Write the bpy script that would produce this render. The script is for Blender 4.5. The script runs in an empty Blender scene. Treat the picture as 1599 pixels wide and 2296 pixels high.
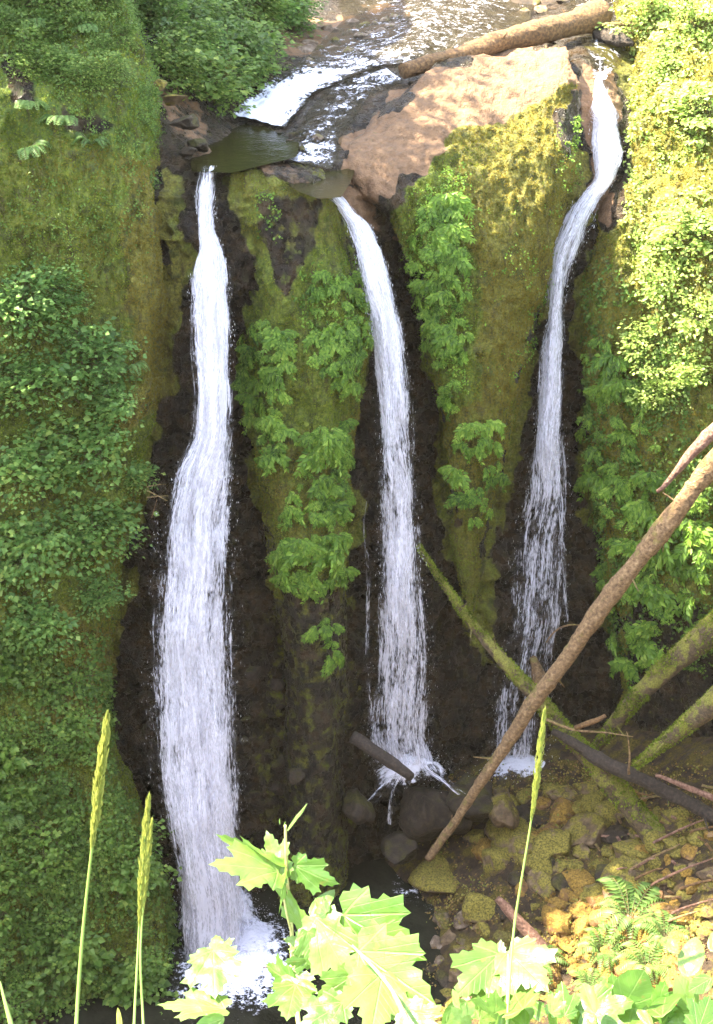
import bpy, bmesh, math, random
import numpy as np
from mathutils import Vector, Matrix, Euler
from mathutils.bvhtree import BVHTree
random.seed(7); rng = np.random.default_rng(7)
S = bpy.context.scene
R = math.radians

# ---------------------------------------------------------------- camera, sky, sun, exposure
CAM = np.array([0.0, 0.0, 26.0]); PITCH = R(26.0); TANV = math.tan(R(20.0))
cd = bpy.data.cameras.new('camera'); cam = bpy.data.objects.new('camera', cd)
S.collection.objects.link(cam); S.camera = cam
cam.location = CAM; cam.rotation_euler = (R(90)-PITCH, 0, 0)
cd.sensor_fit = 'VERTICAL'; cd.sensor_height = 24; cd.lens = 12/TANV
cd.clip_start = 0.05; cd.clip_end = 1500
SUN = Vector((-0.55, 0.10, 0.83)).normalized()
w = bpy.data.worlds.new('World'); S.world = w; w.use_nodes = True
nt = w.node_tree; bg = nt.nodes['Background']
sky = nt.nodes.new('ShaderNodeTexSky'); sky.sky_type = 'NISHITA'; sky.sun_disc = False
sky.sun_elevation = math.asin(SUN.z); sky.sun_rotation = math.atan2(SUN.x, SUN.y)
hs = nt.nodes.new('ShaderNodeHueSaturation'); hs.inputs['Saturation'].default_value = .55
nt.links.new(sky.outputs[0], hs.inputs['Color']); nt.links.new(hs.outputs[0], bg.inputs[0]); bg.inputs[1].default_value = 0.15
ld = bpy.data.lights.new('sun', 'SUN'); ld.energy = 5.0; ld.angle = R(0.5); ld.color = (1.0, .88, .66)
lo = bpy.data.objects.new('sun', ld); S.collection.objects.link(lo)
lo.rotation_euler = SUN.to_track_quat('Z', 'Y').to_euler(); lo.location = (-20, 20, 60)
S.view_settings.view_transform = 'Standard'; S.view_settings.look = 'None'
S.view_settings.gamma = 1; S.view_settings.exposure = 3.5
S.cycles.max_bounces = 8; S.cycles.transparent_max_bounces = 24

# ---------------------------------------------------------------- helpers
def ray(px, py):
    sx = (np.asarray(px, float)-799.5)/1148*TANV; sy = (1148-np.asarray(py, float))/1148*TANV
    c, s = math.cos(PITCH), math.sin(PITCH)
    return np.stack([sx+0*sy, c+sy*s+0*sx, -s+sy*c+0*sx], -1)
def P(px, py, Y):
    r = ray(px, py); t = np.asarray(Y, float)/r[..., 1]
    return CAM + r*t[..., None]
def Pz(px, py, z):
    r = ray(px, py); t = (z-26.0)/r[..., 2]
    return CAM + r*t[..., None]
def V(px, py, Y): return Vector(P(px, py, Y))
def proj(p):
    p = np.asarray(p)-CAM; c, s = math.cos(PITCH), math.sin(PITCH)
    d = p[..., 1]*c-p[..., 2]*s; u = p[..., 1]*s+p[..., 2]*c
    return 799.5+p[..., 0]/d/TANV*1148, 1148-u/d/TANV*1148
def inpoly(x, y, poly):
    x = np.asarray(x); y = np.asarray(y); ins = np.zeros(x.shape, bool); n = len(poly)
    for i in range(n):
        x1, y1 = poly[i]; x2, y2 = poly[(i+1) % n]
        if y1 == y2: continue
        c = ((y1 > y) != (y2 > y)) & (x < (x2-x1)*(y-y1)/(y2-y1)+x1); ins ^= c
    return ins
def _h(i, j, k, seed):
    n = (i*374761393+j*668265263+k*2147483647+seed*974634777) & 0xffffffff
    n = ((n ^ (n >> 13))*1274126177) & 0xffffffff
    return ((n ^ (n >> 16)) & 0xffff)/65535.0
def vnoise(p, seed=0):
    p = np.asarray(p, float); f = np.floor(p).astype(np.int64); t = p-f; t = t*t*(3-2*t); r = 0
    for a in (0, 1):
        for b in (0, 1):
            for c in (0, 1):
                ww = (t[..., 0] if a else 1-t[..., 0])*(t[..., 1] if b else 1-t[..., 1])*(t[..., 2] if c else 1-t[..., 2])
                r = r+ww*_h(f[..., 0]+a, f[..., 1]+b, f[..., 2]+c, seed)
    return r*2-1
def fbm(p, sc=1.0, oc=4, seed=0, an=(1, 1, 1)):
    p = np.asarray(p)*np.array(an)*sc; r = 0; a = 1.0; tot = 0
    for o in range(oc): r = r+a*vnoise(p*2**o+o*17.3, seed+o); tot += a; a *= .5
    return r/tot
def mesh_np(name, v, f, smooth=True):
    v = np.asarray(v, np.float32).reshape(-1, 3); f = np.asarray(f, np.int32); k = f.shape[1]
    m = bpy.data.meshes.new(name); m.vertices.add(len(v)); m.vertices.foreach_set('co', v.ravel())
    m.loops.add(f.size); m.loops.foreach_set('vertex_index', f.ravel())
    m.polygons.add(len(f)); m.polygons.foreach_set('loop_start', np.arange(0, f.size, k, dtype=np.int32))
    m.polygons.foreach_set('use_smooth', np.full(len(f), smooth)); m.update(calc_edges=True); return m
def attr(m, name, a):
    at = m.attributes.new(name, 'FLOAT', 'POINT'); at.data.foreach_set('value', np.asarray(a, np.float32).ravel())
def obj(name, m, mat=None, parent=None):
    o = bpy.data.objects.new(name, m); S.collection.objects.link(o)
    if mat and not m.materials: m.materials.append(mat)
    if parent: o.parent = parent
    return o
def tag(o, label=None, cat=None, group=None, kind=None):
    if label: o['label'] = label
    if cat: o['category'] = cat
    if group: o['group'] = group
    if kind: o['kind'] = kind
    return o
def empty(name, loc, label, cat, group=None):
    o = bpy.data.objects.new(name, None); S.collection.objects.link(o); o.location = loc; o.empty_display_size = .1
    return tag(o, label, cat, group)
def copy_tree(o, parent=None):
    c = o.copy(); S.collection.objects.link(c)
    if parent: c.parent = parent
    for ch in KIDS.get(o.name, []): copy_tree(ch, c)
    return c
KIDS = {}
def grid_faces(ny, nx):
    i = np.arange(ny-1)[:, None]*nx+np.arange(nx-1)[None, :]
    return np.stack([i, i+1, i+nx+1, i+nx], -1).reshape(-1, 4)[:, ::-1]
def gnormals(g):
    dx = np.gradient(g, axis=1); dy = np.gradient(g, axis=0); n = np.cross(dx, dy)
    n /= np.linalg.norm(n, axis=-1, keepdims=True)+1e-9
    return n
def rbf(pts, vals, q, sm=1e-3):
    pts = np.asarray(pts, float)/300.0; q = np.asarray(q, float)/300.0; n = len(pts)
    def phi(d): return np.where(d > 0, d*d*np.log(d+1e-9), 0)
    A = np.zeros((n+3, n+3)); d = np.linalg.norm(pts[:, None]-pts[None], axis=-1)
    A[:n, :n] = phi(d)+np.eye(n)*sm; A[:n, n] = 1; A[:n, n+1:] = pts; A[n, :n] = 1; A[n+1:, :n] = pts.T
    c = np.linalg.solve(A, np.concatenate([vals, np.zeros(3)]))
    out = np.zeros(len(q))
    for s in range(0, len(q), 20000):
        qq = q[s:s+20000]; dd = np.linalg.norm(qq[:, None]-pts[None], axis=-1)
        out[s:s+20000] = phi(dd)@c[:n]+c[n]+qq@c[n+1:]
    return out

# ---------------------------------------------------------------- materials
class NT:
    def __init__(s, name):
        s.m = bpy.data.materials.new(name); s.m.use_nodes = True; s.t = s.m.node_tree; s.b = s.t.nodes['Principled BSDF']; s.out = s.t.nodes['Material Output']
    def n(s, k, **kw):
        nd = s.t.nodes.new('ShaderNode'+k)
        for a, b in kw.items(): setattr(nd, a, b)
        return nd
    def l(s, a, b): s.t.links.new(a, b)
    def noise(s, sc, det=4, vec=None, rough=.6):
        nd = s.n('TexNoise'); nd.inputs['Scale'].default_value = sc; nd.inputs['Detail'].default_value = det; nd.inputs['Roughness'].default_value = rough
        s.l(vec or s.co(), nd.inputs['Vector']); return nd.outputs['Fac']
    def co(s):
        if not hasattr(s, '_c'): s._c = s.n('NewGeometry').outputs['Position']
        return s._c
    def scaled(s, v3):
        mp = s.n('Mapping'); mp.inputs['Scale'].default_value = v3; s.l(s.co(), mp.inputs[0]); return mp.outputs[0]
    def ramp(s, fac, stops, interp='LINEAR'):
        r = s.n('ValToRGB'); cr = r.color_ramp; cr.interpolation = interp
        while len(cr.elements) < len(stops): cr.elements.new(.5)
        for e, (p, c) in zip(cr.elements, stops): e.position = p; e.color = (*c, 1) if len(c) == 3 else c
        s.l(fac, r.inputs[0]); return r.outputs[0]
    def mix(s, fac, a, b, mode='MIX'):
        m = s.n('Mix', data_type='RGBA', blend_type=mode)
        for sock, v in ((m.inputs[0], fac), (m.inputs[6], a), (m.inputs[7], b)):
            if isinstance(v, (int, float)): sock.default_value = v
            elif isinstance(v, tuple): sock.default_value = (*v, 1)
            else: s.l(v, sock)
        return m.outputs[2]
    def math(s, op, a, b=0.0, clamp=False):
        m = s.n('Math', operation=op, use_clamp=clamp)
        for sock, v in ((m.inputs[0], a), (m.inputs[1], b)):
            if isinstance(v, (int, float)): sock.default_value = v
            else: s.l(v, sock)
        return m.outputs[0]
    def sstep(s, v, lo_, hi_):
        m = s.n('MapRange', interpolation_type='SMOOTHSTEP'); s.l(v, m.inputs[0])
        for i, x in ((1, lo_), (2, hi_)):
            if isinstance(x, (int, float)): m.inputs[i].default_value = x
            else: s.l(x, m.inputs[i])
        return m.outputs[0]
    def at(s, name): return s.n('Attribute', attribute_name=name).outputs['Fac']
    def bump(s, h, st=.5, dist=.05):
        b = s.n('Bump'); b.inputs['Strength'].default_value = st; b.inputs['Distance'].default_value = dist
        s.l(h, b.inputs['Height']); s.l(b.outputs[0], s.b.inputs['Normal']); return b.outputs[0]

def mat_cliff():
    k = NT('mossy_cliff_rock')
    n1 = k.noise(1.9, 9, None, .7); n2 = k.noise(9, 5); n3 = k.noise(34, 3); vs = k.noise(3.5, 5, k.scaled((1.6, 1.6, .35)))
    rock = k.ramp(n1, [(.28, (.005, .003, .0015)), (.46, (.014, .009, .0045)), (.62, (.050, .031, .015)), (.85, (.13, .085, .045))])
    rock = k.mix(k.math('MULTIPLY', k.sstep(vs, .54, .68), .7), rock, (.045, .040, .014))
    olive = k.ramp(k.noise(13, 4), [(.3, (.045, .060, .008)), (.5, (.115, .150, .018)), (.7, (.21, .24, .032))])
    gold = k.ramp(k.noise(17, 4), [(.3, (.060, .055, .010)), (.55, (.165, .155, .024)), (.75, (.32, .28, .05))])
    green = k.ramp(k.noise(15, 4), [(.3, (.018, .045, .008)), (.55, (.05, .11, .018)), (.75, (.10, .19, .03))])
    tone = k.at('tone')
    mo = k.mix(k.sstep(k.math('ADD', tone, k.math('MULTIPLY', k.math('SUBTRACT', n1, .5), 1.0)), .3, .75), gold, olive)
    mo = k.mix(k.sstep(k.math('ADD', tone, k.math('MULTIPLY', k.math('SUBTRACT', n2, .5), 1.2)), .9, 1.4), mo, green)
    mo = k.mix(k.math('MULTIPLY', k.sstep(vs, .50, .68), .75), mo, (.050, .036, .010)); mo = k.mix(k.math('MULTIPLY', k.sstep(k.noise(2.6, 5), .52, .66), .7), mo, (.035, .045, .010))
    mf = k.sstep(k.math('ADD', k.at('moss'), k.math('MULTIPLY', k.math('SUBTRACT', k.noise(4, 6), .5), 1.3)), .38, .62)
    dryc = k.ramp(k.noise(5, 7), [(.3, (.13, .075, .038)), (.5, (.215, .125, .068)), (.72, (.30, .185, .105))])
    dryc = k.mix(k.math('MULTIPLY', k.sstep(k.noise(26, 2), .60, .72), .5), dryc, (.09, .055, .03))
    df = k.sstep(k.math('ADD', k.at('dry'), k.math('MULTIPLY', k.math('SUBTRACT', k.noise(3, 5), .5), .9)), .4, .6)
    c = k.mix(df, rock, dryc); c = k.mix(mf, c, mo)
    k.l(c, k.b.inputs['Base Color'])
    wet = k.math('MAXIMUM', mf, df)
    k.b.inputs['Specular IOR Level'].default_value = .35
    rr = k.math('ADD', k.math('MULTIPLY', wet, .5), k.math('ADD', k.math('MULTIPLY', k.sstep(k.noise(5, 5), .42, .6), .45), .14), True)
    k.l(rr, k.b.inputs['Roughness'])
    vo = k.n('TexVoronoi', feature='DISTANCE_TO_EDGE'); vo.inputs['Scale'].default_value = 3.2; k.l(k.scaled((1, 1, .7)), vo.inputs['Vector'])
    h = k.math('ADD', k.math('MULTIPLY', n2, 1.0), k.math('ADD', k.math('MULTIPLY', n3, .5), k.math('MULTIPLY', k.sstep(vo.outputs['Distance'], 0.0, .06), k.math('SUBTRACT', .2, k.math('MULTIPLY', wet, .2)))))
    k.bump(h, 1.0, .16)
    return k.m
def mat_foliage(name, stops, trans=.45, rough=.5, spec=.35, tonecol=None, dapple=0.0):
    k = NT(name); g = k.n('NewGeometry'); oi = k.n('ObjectInfo')
    k._c = g.outputs['Position']
    r = k.math('ADD', k.math('MULTIPLY', g.outputs['Random Per Island'], .6), k.math('MULTIPLY', k.noise(1.5, 2), .7))
    r = k.math('ADD', k.math('SUBTRACT', r, .15), k.math('MULTIPLY', k.math('SUBTRACT', oi.outputs['Random'], .5), .22), True)
    c = k.ramp(r, stops)
    if tonecol: c = k.mix(k.math('MULTIPLY', k.sstep(k.noise(2.2, 5), .54, .68), .8), c, tuple(q*.35 for q in stops[1][1]))
    if tonecol: c = k.mix(k.sstep(k.at('tone'), .25, .8), tonecol, c)
    k.l(c, k.b.inputs['Base Color']); k.b.inputs['Roughness'].default_value = rough; k.b.inputs['Specular IOR Level'].default_value = spec
    tr = k.n('BsdfTranslucent'); c2 = k.mix(.5, c, (.75, .85, .12), 'MULTIPLY'); c2 = k.mix(.35, c2, c); k.l(c2, tr.inputs[0])
    c3 = k.n('HueSaturation'); c3.inputs['Value'].default_value = 1.6; k.l(c, c3.inputs['Color']); k.l(c3.outputs[0], tr.inputs[0])
    mx = k.n('MixShader'); mx.inputs[0].default_value = trans
    k.l(k.b.outputs[0], mx.inputs[1]); k.l(tr.outputs[0], mx.inputs[2]); k.l(mx.outputs[0], k.out.inputs[0]); return k.m
def mat_bark(name, cols, moss=0.5, mosscol=((.07, .08, .012), (.20, .19, .03))):
    k = NT(name); tc = k.n('TexCoord').outputs['Object']; k._c = tc
    n = k.noise(14, 6); n2 = k.noise(3, 5); g = k.n('NewGeometry'); sx = k.n('SeparateXYZ'); k.l(g.outputs['Normal'], sx.inputs[0])
    c = k.ramp(n, [(.3, cols[0]), (.5, cols[1]), (.72, cols[2])])
    mc = k.ramp(k.noise(30, 4), [(.35, mosscol[0]), (.65, mosscol[1])])
    f = k.sstep(k.math('ADD', k.math('ADD', n2, k.math('MULTIPLY', sx.outputs['Z'], .14)), moss-.5), .52, .62)
    k.l(k.mix(f, c, mc), k.b.inputs['Base Color']); k.b.inputs['Roughness'].default_value = .8
    k.bump(k.math('ADD', n, k.math('MULTIPLY', k.noise(50, 3), .5)), 1.0, .07); return k.m
def mat_rock(name, stops, moss, rough=.6, mosscol=((.06, .07, .01), (.19, .17, .03))):
    k = NT(name); n = k.noise(6, 6); oi = k.n('ObjectInfo'); g = k.n('NewGeometry'); sx = k.n('SeparateXYZ'); k.l(g.outputs['Normal'], sx.inputs[0])
    c = k.ramp(n, stops); mc = k.ramp(k.noise(22, 4), [(.35, mosscol[0]), (.65, mosscol[1])])
    f = k.math('ADD', k.noise(2.5, 5), k.math('MULTIPLY', sx.outputs['Z'], .16))
    f = k.math('ADD', f, k.math('MULTIPLY', k.math('SUBTRACT', oi.outputs['Random'], .5), .25))
    f = k.sstep(k.math('ADD', f, moss-.5), .50, .64)
    k.l(k.mix(f, c, mc), k.b.inputs['Base Color'])
    k.l(k.math('ADD', k.math('MULTIPLY', f, .3), rough, True), k.b.inputs['Roughness'])
    k.b.inputs['Specular IOR Level'].default_value = .3
    k.bump(k.math('ADD', n, k.math('MULTIPLY', k.noise(40, 3), .4)), 1.0, .08); return k.m
def mat_fall(name, dens, seed, streak=1.0, sky_tint=(.84, .83, .93), grain=1.0):  # lavender of the skylight is put into the water colour
    """falling water: white strands with see-through gaps between them (uv: metres across, metres down)"""
    k = NT(name); uv = k.n('UVMap').outputs[0]
    def nz(sx_, sy_, det, off, rough=.6):
        mp = k.n('Mapping'); mp.inputs['Scale'].default_value = (sx_, sy_, 1); mp.inputs['Location'].default_value = (off, off*1.7, seed*3.1); k.l(uv, mp.inputs[0])
        return k.noise(1.0, det, mp.outputs[0], rough)
    a = nz(4.5*streak, .32, 3, 1); b = nz(15*streak, 1.1, 4, 5); c = nz(30*grain, 5*grain, 3, 9); wv = nz(2.2, 1.5, 4, 13)
    body = k.at('body')           # how much water runs here, 0..1
    v = k.math('ADD', k.math('MULTIPLY', a, 1.6), k.math('MULTIPLY', b, 1.3)); v = k.math('ADD', v, k.math('MULTIPLY', c, 1.5)); v = k.math('ADD', v, k.math('MULTIPLY', wv, .8))
    v = k.math('SUBTRACT', v, 2.6)
    v = k.math('ADD', v, k.math('MULTIPLY', k.math('SUBTRACT', body, .5), 1.35))
    al = k.math('MULTIPLY', k.sstep(v, -.05-dens, .55-dens), .95)
    k.b.inputs['Base Color'].default_value = (*sky_tint, 1); k.b.inputs['Roughness'].default_value = .55
    k.bump(k.math('ADD', k.math('ADD', a, b), k.math('MULTIPLY', c, .8)), .9, .10)
    tr = k.n('BsdfTranslucent'); tr.inputs[0].default_value = (*sky_tint, 1)
    m1 = k.n('MixShader'); m1.inputs[0].default_value = .35; k.l(k.b.outputs[0], m1.inputs[1]); k.l(tr.outputs[0], m1.inputs[2])
    tp = k.n('BsdfTransparent'); m2 = k.n('MixShader'); k.l(al, m2.inputs[0]); k.l(tp.outputs[0], m2.inputs[1]); k.l(m1.outputs[0], m2.inputs[2])
    k.l(m2.outputs[0], k.out.inputs[0]); return k.m
def mat_water(name, col, rough=.08, bs=.5, sc=4, foam=False, film=0, spec=.5):
    k = NT(name); c = k.mix(k.sstep(k.noise(1.2, 3), .4, .6), col, tuple(x*.6 for x in col))
    k.b.inputs['IOR'].default_value = 1.33; k.b.inputs['Specular IOR Level'].default_value = spec
    if foam:
        f = k.math('ADD', k.at('foam'), k.math('MULTIPLY', k.math('SUBTRACT', k.noise(3.0, 5), .5), 1.1))
        f = k.math('ADD', f, k.math('MULTIPLY', k.math('SUBTRACT', k.noise(11, 4, None, .75), .5), 1.3))
        f = k.sstep(f, .45, .75); c = k.mix(f, c, (.80, .81, .93)); FO = f; k.l(k.math('ADD', k.math('MULTIPLY', f, .5), rough, True), k.b.inputs['Roughness'])  # foam colour carries the same lavender skylight
    else: k.b.inputs['Roughness'].default_value = rough
    k.l(c, k.b.inputs['Base Color']); k.bump(k.math('ADD', k.noise(sc, 4), k.math('MULTIPLY', k.noise(sc*5, 3), .3)), bs, .08)
    if film:
        tp = k.n('BsdfTransparent'); tp.inputs[0].default_value = (.75, .72, .62, 1); mx = k.n('MixShader'); k.l(k.math('ADD', k.math('MULTIPLY', FO, .75), film, True), mx.inputs[0]); k.l(tp.outputs[0], mx.inputs[1]); k.l(k.b.outputs[0], mx.inputs[2]); k.l(mx.outputs[0], k.out.inputs[0])
    return k.m

M = {}
M['cliff'] = mat_cliff()
M['leaf'] = mat_foliage('shrub_leaves', [(.1, (.04, .085, .018)), (.4, (.095, .185, .042)), (.7, (.16, .27, .06)), (.95, (.30, .37, .09))])
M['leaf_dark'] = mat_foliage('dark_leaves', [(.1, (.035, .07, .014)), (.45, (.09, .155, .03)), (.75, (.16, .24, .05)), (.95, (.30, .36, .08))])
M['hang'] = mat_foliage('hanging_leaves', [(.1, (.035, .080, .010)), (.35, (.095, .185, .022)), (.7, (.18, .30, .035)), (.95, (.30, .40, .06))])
M['leaf_glare'] = mat_foliage('sun_glare_leaves', [(.1, (.10, .16, .03)), (.4, (.20, .28, .06)), (.7, (.30, .38, .10)), (.95, (.42, .47, .18))])  # sunlit copy of the shrub leaves: sun glare put into the paler colour
M['fern'] = mat_foliage('fern_fronds', [(.1, (.05, .10, .025)), (.5, (.10, .18, .045)), (.9, (.18, .27, .07))])
M['cover'] = mat_foliage('cover_leaves', [(.1, (.045, .09, .015)), (.4, (.095, .17, .030)), (.7, (.15, .24, .042)), (.95, (.26, .32, .06))])
M['moss'] = mat_foliage('moss_tufts', [(.1, (.055, .080, .010)), (.4, (.115, .155, .018)), (.7, (.18, .23, .028)), (.95, (.27, .30, .045))], .35, .8, .1, (.18, .145, .026))
M['fresh'] = mat_foliage('fresh_leaf', [(.1, (.13, .27, .03)), (.5, (.20, .36, .05)), (.9, (.30, .44, .10))], .5, .4, .4)
M['bark'] = mat_bark('brown_bark', ((.06, .032, .014), (.20, .12, .055), (.36, .24, .12)), .44, ((.10, .085, .02), (.24, .18, .05)))  # yellowish upper side patches: moss mixed with painted sunlit highlights
M['barkmoss'] = mat_bark('mossy_bark', ((.03, .02, .012), (.09, .06, .03), (.16, .11, .06)), .54, ((.10, .10, .015), (.26, .24, .04)))
M['barkwarm'] = mat_bark('orange_bark', ((.04, .02, .008), (.13, .068, .024), (.27, .15, .055)), .22, ((.10, .07, .015), (.28, .18, .04)))
M['barkred'] = mat_bark('reddish_bark', ((.06, .028, .018), (.17, .085, .055), (.32, .19, .14)), .15)
M['barkdark'] = mat_bark('dark_wet_bark', ((.012, .009, .007), (.035, .024, .017), (.08, .055, .04)), .25)
M['stem'] = mat_bark('stem', ((.05, .05, .02), (.09, .08, .03), (.15, .12, .05)), .2)
M['rockdark'] = mat_rock('wet_dark_rock', [(.3, (.009, .006, .004)), (.5, (.026, .018, .011)), (.75, (.065, .045, .028))], .40, .55, ((.025, .024, .006), (.07, .06, .015)))
M['rockmoss'] = mat_rock('mossy_rock', [(.3, (.04, .026, .014)), (.5, (.11, .072, .040)), (.75, (.22, .155, .09))], .54, .6, ((.055, .048, .010), (.24, .195, .036)))
M['rockgold'] = mat_rock('golden_moss_rock', [(.3, (.06, .03, .012)), (.5, (.15, .08, .032)), (.75, (.28, .16, .07))], .56, .6, ((.09, .055, .012), (.30, .18, .035)))
M['pebble'] = mat_rock('pale_pebble', [(.3, (.05, .035, .022)), (.5, (.13, .09, .06)), (.75, (.32, .26, .2))], .4, .5, ((.06, .05, .01), (.14, .12, .03)))
M['ground'] = mat_rock('gravel_ground', [(.3, (.010, .006, .003)), (.5, (.030, .018, .009)), (.75, (.085, .05, .026))], .36, .7, ((.035, .03, .007), (.12, .09, .018)))
M['fall_core'] = mat_fall('falling_water_dense', .22, 1)
M['fall_mid'] = mat_fall('falling_water_strands', .0, 2, 1.3)
M['fall_veil'] = mat_fall('falling_water_veil', -.22, 3, 1.7, grain=1.2)
M['stream'] = mat_water('stream_water', (.045, .038, .020), .12, 1.0, 6, True, .45)
M['film'] = mat_water('thin_running_water', (.05, .045, .030), .10, .8, 7, True, .22)
M['pool'] = mat_water('pool_water', (.018, .018, .012), .14, .5, 2.5, True, spec=.3)
M['olivepool'] = mat_water('green_pool_water', (.020, .019, .005), .12, .25, 2.0, spec=.12)
k = NT('white_spray'); k.b.inputs['Base Color'].default_value = (.88, .89, .93, 1); k.b.inputs['Roughness'].default_value = .5
k.b.inputs['Subsurface Weight'].default_value = 0; M['spray'] = k.m

# ---------------------------------------------------------------- rock masses
SURF = []          # (vertices, faces) of the structure, for resting things on it
def add_surf(o, v, f): SURF.append((np.asarray(v).reshape(-1, 3), np.asarray(f)))
MOSS = []; DRY = []; TONE = []       # (polygon in photo pixels, value): where moss really grows on these faces
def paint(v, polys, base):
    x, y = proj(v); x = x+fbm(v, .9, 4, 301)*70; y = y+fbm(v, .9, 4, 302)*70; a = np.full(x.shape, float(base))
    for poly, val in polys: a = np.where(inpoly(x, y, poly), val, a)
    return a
def soften(a, g=3):
    for _ in range(g):
        a = (a+np.roll(a, 1, 0)+np.roll(a, -1, 0)+np.roll(a, 1, 1)+np.roll(a, -1, 1))/5
    return a
def rough_up(g, amp, seed, an=(1, 1, .45)):
    n = gnormals(g)
    d = fbm(g, .55, 3, seed, an)*amp*1.3+fbm(g, 1.7, 4, seed+9, an)*amp*.9+np.abs(fbm(g, 5.0, 3, seed+21, (1, 1, .7)))*amp*.55
    return g+n*d[..., None]
def finish(name, g, label_kind='structure', moss=0.0, dry=0.0, tone=.5):
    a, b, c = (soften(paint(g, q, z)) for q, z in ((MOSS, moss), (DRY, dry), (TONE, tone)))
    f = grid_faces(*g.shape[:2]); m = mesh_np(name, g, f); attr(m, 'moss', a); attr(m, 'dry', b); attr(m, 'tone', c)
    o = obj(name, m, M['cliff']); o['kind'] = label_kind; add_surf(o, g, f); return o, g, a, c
def mass(name, rows, nx, ny, amp, seed, moss, tone=.5, dry=0, back=3.0, pw=.5):
    rows = np.array(rows, float); py = np.linspace(rows[0, 0], rows[-1, 0], ny)
    xl, xr, Yl, Yr, dl, dr, wl, wr = (np.interp(py, rows[:, 0], rows[:, i]) for i in range(1, 9))
    for _ in range(3):
        for q in (xl, xr, Yl, Yr): q[1:-1] = (q[:-2]+2*q[1:-1]+q[2:])/4
    s = (1-np.cos(np.linspace(0, math.pi, nx)))/2*.75+np.linspace(0, 1, nx)*.25
    px = xl[:, None]+(xr-xl)[:, None]*s; Y = Yl[:, None]+(Yr-Yl)[:, None]*s
    ul = np.clip(1-(px-xl[:, None])/wl[:, None], 0, 1); ur = np.clip(1-(xr[:, None]-px)/wr[:, None], 0, 1)
    Y = Y+dl[:, None]*(1-np.sqrt(1-ul**2+1e-6))+dr[:, None]*(1-np.sqrt(1-ur**2+1e-6))
    g = P(px, py[:, None]+0*px, Y)
    L = g[:, :1]+np.array([.25, back, 0]); Rr = g[:, -1:]+np.array([-.25, back, 0])
    g = np.concatenate([L, (L+g[:, :1])/2, g, (Rr+g[:, -1:])/2, Rr], 1)
    g = rough_up(g, amp, seed)
    mk = soften(paint(g, MOSS, moss)); n_ = gnormals(g); lump = np.abs(fbm(g, 1.5, 3, seed+40, (1, 1, .55)))*-.34+np.abs(fbm(g, 4.5, 3, seed+44, (1, 1, .6)))*-.15
    g = g+n_*((lump+.10)*np.clip(mk*1.5-.3, 0, 1)*(-1 if n_[..., 1].mean() > 0 else 1))[..., None]
    return finish(name, g, moss=moss, tone=tone, dry=dry)

MOSS += [([(380, 170), (500, 250), (500, 380), (420, 360), (370, 330)], .25),
         ([(500, 380), (640, 400), (760, 440), (840, 700), (800, 900), (780, 1500), (760, 1900), (640, 1900), (600, 1300), (545, 900), (560, 620)], .85),
         ([(560, 470), (700, 430), (740, 560), (660, 690), (600, 640)], .38),
         ([(480, 355), (660, 372), (740, 430), (600, 405), (520, 400)], .15),
         ([(595, 1300), (790, 1300), (790, 1900), (560, 1900)], .40),
         ([(1010, 350), (1150, 260), (1290, 170), (1300, 480), (1200, 760), (1110, 1250), (1020, 1250), (960, 800), (900, 480)], .95),
         ([(1000, 900), (1130, 900), (1110, 1500), (1020, 1400)], .7),
         ([(1340, 60), (1620, 0), (1620, 900), (1500, 980), (1330, 600), (1340, 500), (1400, 400)], .95),
         ([(1270, 120), (1400, 160), (1400, 500), (1330, 510), (1270, 300)], .12),
         ([(1300, 560), (1420, 600), (1700, 950), (1700, 1500), (1380, 1500), (1320, 1200)], .75),
         ([(1390, 1350), (1700, 1350), (1700, 1900), (1390, 1900)], .3),
         ([(-100, 600), (390, 600), (350, 1000), (240, 1500), (250, 1750), (-100, 1750)], .8),
         ([(350, 380), (420, 380), (400, 900), (340, 980), (370, 700)], .7),
         ([(130, 230), (220, 240), (310, 290), (220, 310), (150, 290)], .3), ([(0, 110), (60, 150), (60, 240), (0, 240)], .3)]
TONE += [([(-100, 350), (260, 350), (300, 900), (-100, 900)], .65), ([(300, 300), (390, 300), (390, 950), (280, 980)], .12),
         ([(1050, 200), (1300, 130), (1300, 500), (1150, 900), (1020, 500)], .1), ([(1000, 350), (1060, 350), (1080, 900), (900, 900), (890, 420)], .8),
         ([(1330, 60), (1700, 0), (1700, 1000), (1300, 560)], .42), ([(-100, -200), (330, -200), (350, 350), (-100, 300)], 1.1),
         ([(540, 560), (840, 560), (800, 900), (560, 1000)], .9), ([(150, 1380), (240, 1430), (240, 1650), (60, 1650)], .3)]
DRY += [([(770, 340), (880, 230), (1000, 130), (1120, 100), (1270, 110), (1290, 200), (1160, 300), (1000, 380), (880, 450), (790, 400)], 1),
        ([(350, 170), (440, 190), (480, 300), (440, 370), (380, 300)], .5), ([(1300, 130), (1390, 150), (1350, 500), (1300, 460)], .7),
        ([(500, 360), (650, 372), (720, 430), (560, 400)], .45), ([(740, 400), (850, 430), (900, 520), (800, 480)], .7),
        ([(620, 60), (900, 0), (950, 60), (760, 130), (640, 130)], .6)]

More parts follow.
